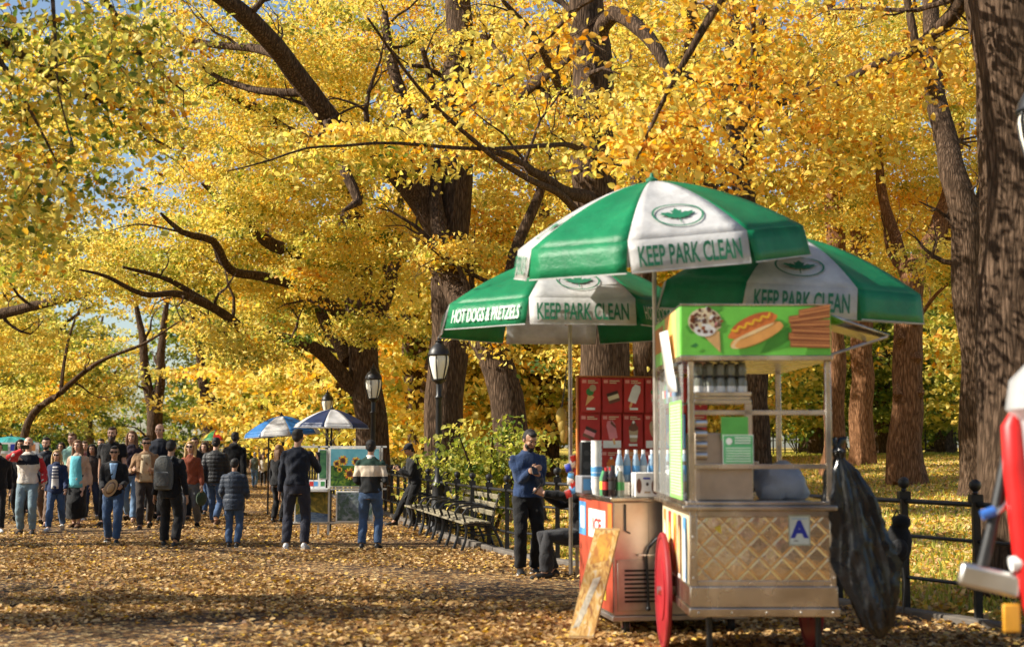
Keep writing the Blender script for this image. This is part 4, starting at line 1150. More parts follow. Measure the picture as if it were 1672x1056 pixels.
# raised metal awning flap
mb = MB(); mb.add([(CW + .0, .05, 2.50), (CW + .46, .16, 2.36), (CW + .46, .70, 2.36), (CW + .0, .70, 2.50)], [(0, 1, 2, 3)])
o = mb.build("awning_flap", M_ALU, cart); o.modifiers.new("Solidify", 'SOLIDIFY').thickness = .02
for y_ in (.06, .68): MB().tube([(CW, y_, 2.2), (CW + .44, y_ + .08, 2.34)], .009, 6).build("flap_brace", M_DULLSTEEL, cart)
# green permit boards
p = Print((.36, .012, 1.44), (1, 0, 0), (0, 0, 1), .004)
p.rect(-.135, .17, .055, .33, pm("permit_green_dark", (.08, .33, .06)))
p.rect(-.125, .0, .09, .205, M_PWHITE).rect(-.12, .005, .085, .20, pm("permit_green", (.10, .42, .17)))
p.oval(-.08, .16, .022, .024, M_PWHITE)
for i in range(3): p.rect(-.04, .145 + .018 * i, .07, .152 + .018 * i, M_PWHITE)
for i in range(6): p.rect(-.105, .02 + .018 * i, .07, .025 + .018 * i, M_PWHITE)
p.build("permit_board", cart)

def cw(x, y, z, base=None):
    b = base or cart
    return Matrix.Translation(b.location) @ Matrix.Rotation(b.rotation_euler.z, 4, 'Z') @ Vector((x, y, z))

# bottles
def bottle(label, group, loc, body, cap, h=.21, r=.032, lab=None, jar=False, proto={}):
    key = (body.name, cap.name, h, r, jar, lab.name if lab else None)
    if key in proto:
        o = copy_tree(proto[key], None, loc); tag(o, label, None, group); return o
    t = thing("jar" if jar else "bottle", label, "jar" if jar else "bottle", loc, 0, group)
    mb = MB()
    if jar: mb.lathe([(r * .9, 0), (r, .012), (r, h * .72), (r * .85, h * .85), (r * .8, h * .88)], n=16)
    else: mb.lathe([(r * .9, 0), (r, .012), (r, h * .35), (r * .93, h * .42), (r, h * .52), (r * .98, h * .62), (r * .5, h * .84), (r * .38, h * .90)], n=16)
    mb.build("glass_body", body, t)
    c = MB(); c.lathe([(r * (.86 if jar else .44), h * .88), (r * (.86 if jar else .44), h), (0, h)], n=14); c.build("cap", cap, t)
    if lab:
        l = MB(); l.lathe([(r * 1.02, h * .22), (r * 1.02, h * .5)], n=16); l.build("bottle_label", lab, t)
    proto[key] = t
    return t
GL1, GL2, GLD, GLG = pm("clear_bottle", (.20, .21, .17), .10), pm("blue_bottle", (.30, .42, .55), .12), pm("cola_bottle", (.02, .012, .012), .1), pm("green_bottle", (.10, .35, .15), .12)
CAPB, CAPW, CAPR = pm("black_cap", (.02, .02, .02)), pm("white_cap", (.8, .8, .8)), pm("red_cap", (.5, .02, .02))
for row, yy in enumerate((.10, .24)):
    for k in range(5):
        bottle("squat glass drink bottle with dark cap in the row on the front cart's upper shelf", "glass bottles on the front cart's shelf", cw(.085 + k * .077, yy, 1.913), GL1, CAPB, .15, .033, WHITE, True)
for row, yy in enumerate((.10, .24)):
    for k in range(5):
        bottle("squat glass bottle stacked on top of the row on the front cart's upper shelf", "glass bottles stacked in a second layer", cw(.085 + k * .077, yy, 2.064), GL1, CAPB, .09, .030, None, True)
for k in range(6):
    bottle("small drink can bottle seen sideways through the plastic screen", "bottles behind the plastic screen", cw(.03, .95 + k * .13, 1.897), [GL2, GLG, GL1][k % 3], CAPW, .22, .034, [BLUE, RED, WHITE][k % 3])
MB_ = MB(); MB_.box(-.02, .10, .85, 1.78, 1.878, 1.896); MB_.build("shelf", M_ALU, cart)

# clear bag of rolls on the counter
def lumpy(name, label, cat, c, rx, ry, rz, mat, seed, amp=.12, flat=True, n=30, m=20):
    mb = MB(); mb.ball((0, 0, 0), rx, ry, rz, n, m)
    out = []
    for v in mb.v:
        q = Vector(v); d = noise.noise(q * 7 + Vector((seed, 0, 0))) * amp + noise.noise(q * 19 + Vector((seed, 3, 0))) * amp * .4
        q = q * (1 + d)
        if flat: q.z = max(q.z, -rz * .62)
        out.append(tuple(q))
    mb.v = out
    t = mb.build(name, mat); t.location = c
    return tag(t, label, cat)
lumpy("plastic_bag", "bulging pale plastic bag of rolls on the front cart's counter", "plastic bag", cw(.70, .40, 1.29), .205, .19, .165, cloth_pair("cloudy_plastic", (.50, .54, .62), .35), 3, .30)

# black garbage bag hanging from the cart's right post
def hanging_bag():
    mb = MB(); prof = [(0, .02, .02), (.03, .05, .045), (.08, .03, .03), (.16, .10, .05), (.35, .165, .07), (.6, .20, .08), (.80, .225, .09), (.95, .19, .11), (1.1, .13, .12), (1.24, .09, .09), (1.31, .03, .03)]
    n = 96; rows = 120; vs = []; zs = [p_[0] for p_ in prof]
    rdg = lambda q: (1 - 2.2 * abs(noise.noise(q))) - .5
    for j in range(rows + 1):
        d = 1.31 * j / rows
        rx = np.interp(d, zs, [p_[1] for p_ in prof]); ry = np.interp(d, zs, [p_[2] for p_ in prof]); cx = np.interp(d, [0, .2, .7, .95, 1.31], [0, .03, .14, .20, .27])
        for k in range(n):
            a = 2 * math.pi * k / n
            # long folds run down from the knot, shorter creases cross them
            q = Vector((math.cos(a) * 2.4 + d * .5, math.sin(a) * 2.4, d * .9)); q2 = Vector((math.cos(a) * 2.2 + d, math.sin(a) * 2.2 - d * 1.5, d * 2.6))
            f = 1 + .30 * rdg(q) * min(1, d / .15) + .17 * rdg(q2) + .07 * rdg(q2 * 2.3)
            vs.append((cx + rx * f * math.cos(a), ry * f * math.sin(a), -d + .015 * noise.noise(q2)))
    mb.add(vs, [(j * n + (k + 1) % n, j * n + k, (j + 1) * n + k, (j + 1) * n + (k + 1) % n) for j in range(rows) for k in range(n)])
    mb.add(vs[-n:], [tuple(range(n - 1, -1, -1))])
    o = mb.build("garbage_bag", plain("black_plastic", (.010, .011, .013), .20, 0, .3, 22, .12))
    o.location = cw(CW + .045, .04, 1.56)
    for s in (-1, 1):
        k = MB(); k.loft([(0, 0, -.02), (s * .03, 0, .05), (s * .07, .01, .07)], [.012, .03, .008], [.012, .015, .006], 8); k.build("tied_end", plain("black_plastic", (.010, .011, .013), .20, 0, .3, 22, .12), o)
    return tag(o, "black garbage bag hanging from the front cart's right corner post", "garbage bag")
hanging_bag()
lumpy("plastic_bag", "crumpled white and blue plastic bag lying under the front cart", "plastic bag", cw(.42, .5, .04), .11, .08, .06, plain("white_bag_plastic", (.30, .33, .40), .35, 0, .35, 12, .3), 9, .2)

# ------------------------------------------------------------------ rear cart with the red ice cream board
M_WARMSTEEL = plain("smeared_steel", (.56, .50, .44), .32, .95, .28, 3, .05)
A2 = R(9.3)
def rivets(root, pts):
    for p_ in pts: mb_ = MB(); mb_.ball(p_, .007, .004, .007, 8, 5); mb_.build("rivet", M_STEEL, root)
rivets(cart, [(.02, -.001, z) for z in (.66, .80, .94, 1.08)] + [(CW - .005, -.001, z) for z in (.66, .80, .94, 1.08)] + [(x, -.021, .425) for x in (.05, .28, .52, .76, .98)])
cart2 = thing("food_cart", "rear food cart with red side, louvred metal front and red ice cream board", "food cart", (.845, 7.22 * K, 0), A2)
W2, D2 = 1.15, 1.33
MB().box(0, W2, 0, D2, .16, 1.10).build("body", M_WARMSTEEL, cart2, .008)
mb = MB(); mb.box(-.03, W2 + .02, -.04, D2 + .02, 1.102, 1.14); mb.build("counter", M_ALU, cart2, .008)
mb = MB(); mb.box(-.012, W2 + .01, -.016, D2 + .01, .115, .158); mb.build("base_frame", M_DULLSTEEL, cart2, .006)
mb = MB(); mb.box(.0, .012, -.010, -.002, .16, 1.10); mb.box(.30, .308, -.008, -.002, .72, 1.09); mb.build("door_seam", M_DULLSTEEL, cart2)
mb = MB(); mb.tube([(.10, -.02, 1.08), (.10, -.02, .86), (.14, -.02, .84)], .008, 6); mb.build("hook", M_BLACK, cart2)
v = MB(); v.box(.03, .46, -.014, -.002, .20, .62)
vo = v.build("vent_panel", M_DULLSTEEL, cart2, .004)
s_ = MB()
for i in range(8): s_.box(.09, .44, -.022, -.016, .27 + i * .036, .288 + i * .036)
s_.build("louvre_slot", M_BLACK, vo)
mb = MB(); mb.tube([(.46, -.03, .82), (.36, -.05, .80), (.29, -.05, .72), (.27, -.05, .66), (.28, -.05, .4), (.285, -.05, .24)], .012, 8); mb.ball((.285, -.05, .22), .02); mb.build("cable", M_BLACK, cart2)
mb = MB(); mb.box(.20, .44, -.06, -.016, .655, .668); mb.build("small_shelf", M_STEEL, cart2)
p = Print((-.002, D2, .16), (0, -1, 0), (0, 0, 1), .003)
p.rect(.0, .02, 1.325, .93, pm("red_side_print", (.46, .07, .03)))
p.rect(.40, .60, 1.06, .85, WHITE).text("ICE", .73, .665, .15, RED, 1.6, .006)
p.rect(1.16, .45, 1.31, .92, ORANGE).rect(.84, .1, 1.08, .55, YEL).oval(.96, .33, .08, .16, ORANGE)
p.rect(.02, .60, .30, .90, BLUE).rect(.08, .66, .24, .86, WHITE)
p.build("side_poster", cart2)
for (x, y) in ((.12, .08), (W2 - .12, .08), (.12, D2 - .1), (W2 - .12, D2 - .1)):
    mb = MB(); mb.cyl((x - .02, y, .07), (x + .02, y, .07), .068, n=18); c = mb.build("caster", M_RUBBER, cart2)
    f = MB(); f.bar((x - .032, y, .05), (x - .032, y + .02, .12), .008, .05); f.bar((x + .032, y, .05), (x + .032, y + .02, .12), .008, .05); f.build("caster_fork", M_STEEL, c)
# ice cream board
bd = MB(); bd.box(-.02, 1.20, D2 - .04, D2 - .01, 1.20, 2.20); bdo = bd.build("menu_board", pm("board_red", (.50, .035, .02)), cart2)
fr = MB(); fr.box(-.035, -.021, D2 - .05, D2, 1.18, 2.215); fr.box(1.201, 1.215, D2 - .05, D2, 1.18, 2.215); fr.box(-.035, 1.215, D2 - .05, D2, 2.201, 2.215); fr.build("board_frame", pm("orange_trim", (.60, .20, .05)), bdo)
for x in (.05, 1.1): MB().bar((x, D2 - .03, 1.14), (x, D2 - .03, 1.22), .04, .03).build("board_post", M_ALU, bdo)
p = Print((-.02, D2 - .041, 1.20), (1, 0, 0), (0, 0, 1), .003)
cwid, chh = 1.22 / 6, .333
for j in range(3):
    for i in range(6):
        x0, y0 = i * cwid, j * chh
        mred = [pm("card_red", (.52, .03, .025)), pm("card_red_deep", (.42, .02, .02))][(i + j) % 2]
        p.rect(x0 + .008, y0 + .008, x0 + cwid - .008, y0 + chh - .008, mred if j else [ORANGE, pm("card_red", (.52, .03, .025))][i % 2])
        p.rect(x0 + .02, y0 + chh - .055, x0 + .06, y0 + chh - .025, pm("pale_red_print", (.75, .30, .25)))
        c1 = [[YEL, ORANGE, CONE, CHOC, BLUE, YEL], [CHOCD, PINK, CHOC, TAN, RED, CHOCD], [GREENP, CHOCD, WHITE, GREENP, CHOC, CHOCD]][j][i]
        if j == 1 and i in (1, 3): p.rect(x0 + .02, y0 + .012, x0 + cwid - .012, y0 + .08, WHITE)
        if j == 1 and i == 4: p.rect(x0 + .008, y0 + .008, x0 + cwid - .008, y0 + chh - .008, BLUE); p.oval(x0 + .06, y0 + .1, .05, .08, WHITE)
        rot_ = [-.35, -.25, -.4, .2, -.5, .3][(i + j * 2) % 6]; mx, my = x0 + cwid * .52, y0 + chh * .50; kind_ = (i * 2 + j * 3) % 5
        ca, sa = math.cos(rot_), math.sin(rot_)
        tr_ = lambda pts: [(mx + x * ca - y * sa, my + x * sa + y * ca) for x, y in pts]
        c2_ = [CREAM, WHITE, PINK, CHOC, TAN][(i + 2 * j) % 5]
        if kind_ == 0:      # bar on a stick with a bite off
            p.poly(tr_([(-.010, -.125), (.010, -.125), (.010, -.06), (-.010, -.06)]), CONE); p.poly(tr_([(-.04, -.07), (.04, -.07), (.042, .06), (.025, .10), (-.025, .10), (-.042, .06)]), c1); p.poly(tr_([(.012, .10), (.045, .04), (.040, .02), (.0, .07)]), c2_)
        elif kind_ == 1:    # wafer cone with two scoops
            p.poly(tr_([(-.035, .0), (.0, -.115), (.035, .0)]), CONE); p.oval(mx - .012, my + .03, .036, .036, c1); p.oval(mx + .014, my + .065, .032, .032, c2_)
        elif kind_ == 2:    # cup with a swirl
            p.poly([(mx - .045, my + .01), (mx - .032, my - .10), (mx + .032, my - .10), (mx + .045, my + .01)], c2_); p.oval(mx, my + .03, .046, .03, c1); p.oval(mx, my + .06, .028, .024, c1); p.oval(mx, my + .085, .012, .014, WHITE); p.rect(mx - .038, my - .06, mx + .038, my - .035, WHITE)
        elif kind_ == 3:    # sandwich
            p.poly(tr_([(-.055, -.07), (.055, -.07), (.055, -.04), (-.055, -.04)]), CHOC); p.poly(tr_([(-.052, -.04), (.052, -.04), (.052, .0), (-.052, .0)]), c2_); p.poly(tr_([(-.055, .0), (.055, .0), (.055, .03), (-.055, .03)]), c1)
        else:               # nut covered bar
            p.oval(mx, my, .045, .10, c1, rot_)
            for q_ in range(12): p.oval(mx + .06 * (rg.random() - .5), my + .15 * (rg.random() - .5), .006, .005, c2_, 0, 6, False)
            p.h += .0008; p.oval(mx + .02, my + .06, .02, .03, c2_, rot_)
        for q_ in range(2): p.rect(x0 + .075, y0 + chh - .038 - q_ * .018, x0 + .14 + .03 * ((i + q_) % 2), y0 + chh - .030 - q_ * .018, CREAM)
        if i % 2 == 0: p.rect(x0 + .06, y0 + .03, x0 + .14, y0 + .05, WHITE)
p.build("ice_cream_pictures", bdo)
# goods on the counter
MB().box(.08, .76, .20, .345, 1.142, 1.26).build("display_step", M_ALU, cart2, .004)
def c2(x, y, z): return cw(x, y, z, cart2)
bx = MB(); bx.box(-.135, .135, -.10, .10, 0, .20)
bo = bx.build("ice_cream_box", WHITE, None, .004); bo.location = c2(.33, .07, 1.142); bo.rotation_euler.z = A2 - R(4)
tag(bo, "white cardboard ice cream box with brown bars pictured, on the rear cart's counter", "box")
p = Print((0, -.1005, 0), (1, 0, 0), (0, 0, 1), .003)
p.oval(-.105, .09, .022, .062, CHOC); p.oval(.035, .085, .035, .066, CHOC); p.oval(.105, .09, .022, .066, CHOCD); p.rect(-.07, .145, -.01, .16, DBLUE); p.oval(-.035, .105, .012, .014, CHOCD); p.rect(-.06, .03, -.01, .045, TAN)
p.build("printed_picture", bo)
bx = MB(); bx.box(-.045, .045, -.08, .08, 0, .22)
o = bx.build("ice_cream_box", WHITE, None, .004); o.location = c2(.53, .10, 1.142); o.rotation_euler.z = A2
p = Print((0, -.0805, 0), (1, 0, 0), (0, 0, 1), .003); p.oval(0, .1, .028, .08, CHOC); p.build("printed_picture", o)
tag(o, "narrow white box with one brown bar, right of the larger ice cream box", "box")
bx = MB(); bx.box(-.05, .05, -.04, .04, 0, .30)
o = bx.build("black_speaker", M_BLACK, None, .01); o.location = c2(-.02, .98, 1.30); o.rotation_euler.z = A2
for zz_, r_ in ((.09, .035), (.2, .025)):
    p = Print((0, -.0405, 0), (1, 0, 0), (0, 0, 1), .002); p.oval(0, zz_, r_, r_, pm("grille_grey", (.05, .05, .05))); p.build("speaker_grille", o)
tag(o, "small black speaker box in front of the red ice cream board", "speaker")
bx = MB(); bx.box(-.12, .2, -.1, .16, 0, .158)
o = bx.build("drinks_crate", pm("grey_crate", (.25, .25, .27)), None, .01); o.location = c2(.02, .9, 1.142); o.rotation_euler.z = A2
tag(o, "low grey crate under the small black speaker box", "crate"); MB().box(-.10, .18, -.104, -.102, .03, .13).build("front_label", BLUE, o)
for k in range(9):
    bottle("clear water bottle with white cap in the row behind the ice cream box", "water bottles on the rear cart", c2(.12 + k * .072, .26 + .02 * (k % 2), 1.262), GL2, CAPW, .27, .033, BLUE if k % 3 else WHITE)
bottle("tall water bottle with pale cap standing above the row of bottles", None, c2(.44, .42, 1.142), GL2, CAPW, .34, .04, BLUE)
for k, (x, y, b_, c_, l_, nm) in enumerate([(.02, .10, GLD, CAPB, BLACKP, "dark cola bottle left of the white ice cream box"), (.085, .09, GL1, CAPW, GREENP, "pale bottle with green label between cola and ice cream box"), (-.005, .22, GLD, CAPR, RED, "cola bottle with red cap behind the dark cola bottle"),
                                           (.0, .34, GLG, CAPB, YEL, "green bottle with yellow label at the rear cart's left corner"), (.06, .33, GL1, CAPR, ORANGE, "bottle with orange label near the rear cart's left corner"), (.10, .20, GL2, CAPB, RED, "blue tinted bottle with red label beside the cola")]):
    bottle(nm, None, c2(x, y, 1.142), b_, c_, .24 if k else .26, .036, l_)
# cup stack and newspapers at the left corner
for k, (x, y) in enumerate(((-.0, .62), (.03, 1.18))):
    mb = MB(); mb.lathe([(.035, 0), (.045, .05)] + [(.045 + .004 * (i % 2), .05 + i * .02) for i in range(1, 22)], n=16)
    o = mb.build("cup_stack", WHITE); o.location = c2(x, y, 1.142); tag(o, ["tall stack of white paper cups at the rear cart's left edge", "second stack of white cups behind the first"][k], "cups")
    l = MB(); l.lathe([(.0475, .14), (.0495, .24)], n=16); l.build("printed_band", [BLUE, GREENP][k], o)
# leaning advert board
bl = Vector((.555, 7.03 * K, .02)); bt = Vector((.80, 7.20 * K, .90))
d = (bt - bl).normalized(); wv = Vector((.97, -.22, 0)).normalized(); nv = wv.cross(d).normalized()
t = thing("leaning_board", "long narrow advert board of yellow and brown leaning on the rear cart's corner", "board", bl)
mb = MB(); h = .94
pts = [wv * -.105, wv * .105, wv * .105 + d * h, wv * -.105 + d * h]
mb.add([q - nv * .0 for q in pts] + [q - nv * .022 for q in pts], [(0, 1, 2, 3), (7, 6, 5, 4), (0, 4, 5, 1), (1, 5, 6, 2), (2, 6, 7, 3), (3, 7, 4, 0)])
mb.build("panel", pm("board_wood", (.42, .26, .10)), t)
p = Print(wv * -.105, wv, d, .003)
WORN = noise_mat("worn_advert_print", [(.30, (.22, .09, .03)), (.45, (.50, .28, .07)), (.58, (.62, .44, .16)), (.72, (.50, .46, .40))], 6, (4, 4, 1.4))
p.rect(.006, .02, .204, .92, WORN).poly([(.03, .62), (.17, .66), (.16, .90), (.05, .88)], noise_mat("worn_amber_print", [(.35, (.42, .16, .03)), (.65, (.66, .40, .05))], 8, (2, 2, 1))).poly([(.02, .08), (.07, .10), (.15, .52), (.09, .50)], noise_mat("worn_pale_print", [(.35, (.30, .28, .22)), (.65, (.58, .52, .40))], 9, (2, 2, 1)))
p.build("printed_face", t)
# snack bags hung down the rear cart's left edge
rg = random.Random(8)
for k in range(9):
    x, z = (-.10 - .025 * (k % 3), 1.44 - .040 * k)
    mb = MB(); mb.loft([(0, 0, -.058), (0, 0, -.045), (0, 0, 0), (0, 0, .045), (0, 0, .058)], [.046, .047, .045, .047, .046], [.003, .014, .020, .014, .003], 12, ref=(1, 0, 0), power=.6)
    o = mb.build("snack_bag", [RED, WHITE, DBLUE, RED, BLUE, WHITE, RED, BLUE, RED][k]); o.scale = (.62, .8, .62); o.location = c2(x + .045 + .02 * (k % 2), D2 + .02, z); o.rotation_euler = (0, rg.uniform(-.4, .4), rg.uniform(-.5, .5))
    tag(o, ["red", "white", "dark blue", "red", "blue", "white", "red", "blue", "red"][k] + " snack bag in the strip hanging at the rear cart's left edge", "snack bag", "snack bags hung in a strip")
    MB().box(-.045, .045, -.003, .003, .056, .068).build("crimped_top", WHITE, o)
mb = MB()
for k in range(3): mb.ball((.01 * k, 0, -.085 * k), .05 - .008 * k, .035, .085, 14, 10)
o = mb.build("hanging_scarf", pm("ochre_cloth", (.42, .28, .05)), None); o.location = c2(-.165, D2 + .04, 1.84); tag(o, "ochre cloth bundle hanging left of the red ice cream board", "cloth")
MB().tube([(0, 0, .05), (.03, 0, .25), (.06, 0, .52)], .006, 6).build("cord", M_BLACK, o)
# ------------------------------------------------------------------ people
def fuse(mb, name, mats, parent, voxel=.011, smooth=3, disp=None, label=None):
    """melts overlapping volumes into one continuous surface"""
    me0 = bpy.data.meshes.new(name); me0.from_pydata(mb.v, [], mb.f)
    bm = bmesh.new(); bm.from_mesh(me0); bmesh.ops.recalc_face_normals(bm, faces=bm.faces); bm.to_mesh(me0); bm.free()
    o = bpy.data.objects.new(name, me0); COL.objects.link(o)
    md = o.modifiers.new("Remesh", 'REMESH'); md.mode = 'VOXEL'; md.voxel_size = voxel; md.use_smooth_shade = True
    sm = o.modifiers.new("Smooth", 'SMOOTH'); sm.iterations = smooth; sm.factor = .5
    dg = bpy.context.evaluated_depsgraph_get()
    me = bpy.data.meshes.new_from_object(o.evaluated_get(dg))
    bpy.data.objects.remove(o); bpy.data.meshes.remove(me0)
    me.name = name
    if disp:
        n = len(me.vertices); co = np.empty(n * 3, np.float32); me.vertices.foreach_get("co", co); co = co.reshape(-1, 3)
        no = np.empty(n * 3, np.float32); me.vertices.foreach_get("normal", no); no = no.reshape(-1, 3)
        co += no * disp(co)[:, None]
        me.vertices.foreach_set("co", co.reshape(-1)); me.update()
    me.polygons.foreach_set("use_smooth", [True] * len(me.polygons))
    o = link(name, me, parent, mats)
    if label: o["label"] = label
    return o
def wrinkles(amp, seed):
    def f(c):
        x, y, z = c[:, 0], c[:, 1], c[:, 2]
        w = np.sin(z * 38 + 3 * np.sin(x * 14 + seed) + 2 * np.sin(y * 17 + seed * 2)) * .5 + np.sin(z * 23 + x * 31 + seed + 2 * np.sin(z * 9)) * .35 + np.sin(x * 47 - z * 15 + y * 40) * .25
        return (amp * w).astype(np.float32)
    return f
def quilted(amp):
    def f(c): return (amp * (np.abs(np.sin(c[:, 2] * math.pi / .075)) ** .6 - .5)).astype(np.float32)
    return f
def ik(a, t, l1, l2, pole):
    a, t = Vector(a), Vector(t); d = t - a; L = min(d.length, (l1 + l2) * .999); d.normalize()
    x = (l1 * l1 - l2 * l2 + L * L) / (2 * L); h = math.sqrt(max(0, l1 * l1 - x * x))
    pl = Vector(pole); pl = (pl - d * pl.dot(d)).normalized()
    return a + d * x + pl * h, a + d * L
SKINS = {"light": plain("skin_light", (.56, .33, .23), .5, 0, .08), "tan": plain("skin_tan", (.42, .23, .14), .5, 0, .08), "dark": plain("skin_dark", (.16, .08, .05), .5, 0, .1)}
HAIRS = {"black": plain("hair_black", (.010, .008, .008), .72, 0, .3, 40, .5), "brown": plain("hair_brown", (.05, .026, .014), .7, 0, .3, 40, .5), "blond": plain("hair_blond", (.46, .30, .12), .65, 0, .3, 40, .5), "ginger": plain("hair_brown_light", (.16, .08, .035), .65, 0, .3, 40, .5), "grey": plain("hair_grey", (.3, .28, .26), .5, 0, .2, 40, .5)}
M_EYE, M_LIP, M_SHADES = plain("eye_dark", (.02, .015, .012), .2), plain("lip_red", (.38, .13, .11), .45), plain("sunglass_lens", (.008, .008, .008), .12)
SOLE = pm("sole_white", (.70, .70, .68))

WALK_A = dict(lf=(.09, -.26, .08), rf=(-.09, .27, .15), rheel=35, lh=(.25, .12, .84), rh=(-.25, -.22, .90))
WALK_B = dict(rf=(-.09, -.26, .08), lf=(.09, .27, .15), lheel=35, rh=(-.25, .12, .84), lh=(.25, -.22, .90))
STAND = dict(lf=(.10, .02, .08), rf=(-.10, -.02, .08), lh=(.26, -.06, .80), rh=(-.26, -.06, .80))

def person(label, px, fy, top, yaw, upper, lower, shoes, hair, skin="light", pose=STAND, fem=False, extras=(), Y=None, H=None, group=None, headturn=0, nod=0, at=None, z0=0.0):
    """px, fy: foot point in the photograph; top: crown of the head; upper/lower: dicts of clothing"""
    if at is None:
        if Y is None: at = G(px, fy)
        else: at = Vector(((px - 836) / F0 * Y, Y * K, 0))
    if H is None: H = W(px, top, at.y / K).z - z0
    S = H / 1.76
    at = Vector((at.x, at.y, z0))
    root = thing("person", label, "person", at, R(yaw), group)
    P = dict(STAND); P.update(pose)
    pz = P.get("pelvis", Vector((0, 0, .935))); pz = Vector(pz); lean = R(P.get("lean", 2)); side = R(P.get("side", 0))
    seed = (px * 7 % 97) * .31
    Rm = Matrix.Rotation(lean, 3, 'X') @ Matrix.Rotation(side, 3, 'Y')
    def T(x, y, z):           # torso point given for the upright figure
        return pz + Rm @ (Vector((x, y, z)) - Vector((0, 0, .935)))
    shw = .150 if fem else .176
    hipw = .09
    hips = {s: pz + Vector((s * hipw, 0, -.02)) for s in (1, -1)}
    sh = {s: T(s * shw, .01, 1.382) for s in (1, -1)}
    foot = {1: Vector(P["lf"]), -1: Vector(P["rf"])}; heel = {1: P.get("lheel", 0), -1: P.get("rheel", 0)}
    hand = {1: Vector(P["lh"]), -1: Vector(P["rh"])}
    legs, arms = {}, {}
    for s in (1, -1):
        kp_ = P.get("kneepole", (s * .15, -1, 0))
        k, a = ik(hips[s], foot[s], .445, .425, kp_); legs[s] = (hips[s], k, a)
        ep = P.get("lelbow" if s > 0 else "relbow", (s * .28, .8, -.7))
        e, w = ik(sh[s], hand[s], .295, .265, ep); arms[s] = (sh[s], e, w)
    neck0, neck1 = T(0, .01, 1.46), T(0, .005, 1.545)
    hR = Rm @ Matrix.Rotation(R(headturn), 3, 'Z') @ Matrix.Rotation(R(nod), 3, 'X')
    hc = neck1 + hR @ Vector((0, -.015, .098))
    def Hd(x, y, z): return (hc + hR @ Vector((x, y, z)))
    sc = lambda v: Vector(v) * S
    fat = P.get("fat", 1.0)
    def torso(mb, e, z0_, z1_=1.47, flare=0.0, n=16):
        prof = ([(.80, .125, .10), (.87, .170, .118), (.95, .172, .118), (1.06, .135, .098), (1.12, .135, .098), (1.25, .158, .118), (1.34, .166, .108), (1.40, .158, .088), (1.435, .122, .076), (1.465, .078, .066), (1.48, .06, .06)] if fem else
                [(.80, .125, .10), (.87, .160, .115), (.95, .165, .115), (1.06, .152, .108), (1.12, .155, .110), (1.25, .178, .122), (1.34, .190, .115), (1.40, .182, .095), (1.435, .145, .082), (1.465, .090, .072), (1.48, .066, .065)])
        zz = [p_[0] for p_ in prof]; lv = sorted(set([z0_] + [q for q in zz if z0_ < q < z1_] + [z1_]))
        pts, rx, ry = [], [], []
        for q in lv:
            f = max(0, (1.05 - q)) * flare
            pts.append(sc(T(0, .0, q))); rx.append((np.interp(q, zz, [p_[1] for p_ in prof]) * fat + e + f) * S); ry.append((np.interp(q, zz, [p_[2] for p_ in prof]) * fat + e + f) * S)
        mb.loft(pts, rx, ry, n, ref=Rm @ Vector((1, 0, 0)))
    def limb(mb, a, b, c, r, e=0.0, end=1.0, n=10):
        b1 = a.lerp(b, .5); b2 = b.lerp(c, .45)
        pts = [a, b1, b, b2, b.lerp(c, end)]
        rr = [r[0] + e, r[1] + e, r[2] + e, r[3] + e, r[3] + (r[4] - r[3]) * min(1, (end - .45) / .55) + e]
        mb.loft([sc(p_) for p_ in pts], [q * S for q in rr], None, n)
        mb.ball(sc(a), (r[0] + e * .6) * S, n=10, m=7)
    AR, LR = ((.045, .043, .036, .034, .024) if fem else (.055, .050, .042, .039, .028)), ((.088, .080, .056, .054, .036) if fem else (.088, .080, .058, .056, .040))
    # ---- body: one continuous surface
    mb = MB(); torso(mb, 0, .80)
    mb.loft([sc(neck0 - Vector((0, 0, .05))), sc(neck0), sc(neck1), sc(hc)], [.062 * S, .054 * S, .052 * S, .05 * S], None, 12)
    for s in (1, -1):
        limb(mb, *legs[s], LR); limb(mb, *arms[s], AR)
        a = legs[s][2]; mb.loft([sc(a), sc(a + Vector((0, -.06, -.045))), sc(a + Vector((s * .01, -.15, -.058)))], [.04 * S, .036 * S, .022 * S], None, 8)
        # hand: palm, four fingers of unequal length and a thumb off its side
        w = arms[s][2]; fd = (w - arms[s][1]).normalized()
        hd = P.get("lhdir" if s > 0 else "rhdir")
        if hd: fd = Vector(hd).normalized()
        side_ = Vector((0, -1, 0)) if abs(fd.z) > .7 else Vector((0, 0, 1))
        side_ = (side_ - fd * side_.dot(fd)).normalized(); pn = fd.cross(side_)
        if pn.dot(Vector((-s, 0, 0))) < 0: pn = -pn            # palm towards the body
        palm = w + fd * .05
        mb.loft([sc(w - fd * .01), sc(w + fd * .03), sc(w + fd * .085)], [.024 * S, .038 * S, .040 * S], [.020 * S, .016 * S, .014 * S], 10, ref=side_)
        curl = P.get("curl", .45)
        for q, (o_, L) in enumerate(((-.030, .062), (-.010, .074), (.010, .080), (.030, .070))):
            b = w + fd * .078 + side_ * o_
            d1 = (fd + pn * curl * .6).normalized(); d2 = (fd + pn * curl * 1.8).normalized()
            mb.loft([sc(b), sc(b + d1 * L * .5), sc(b + d1 * L * .5 + d2 * L * .5)], [.0105 * S, .0100 * S, .0078 * S], None, 7)
        tb = w + fd * .025 + side_ * .03
        mb.loft([sc(tb), sc(tb + fd * .025 + side_ * .025 + pn * .012), sc(tb + fd * .058 + side_ * .030 + pn * .028)], [.014 * S, .0125 * S, .009 * S], None, 7)
    # head
    def hb(x, y, z, a, b, c): mb.ball(sc(Hd(x, y, z)), a * S, b * S, c * S, 16, 11, rot=hR)
    hb(0, .012, .030, .078, .096, .090); hb(0, -.020, -.030, .064, .075, .085); hb(0, -.045, -.078, .036, .038, .030)
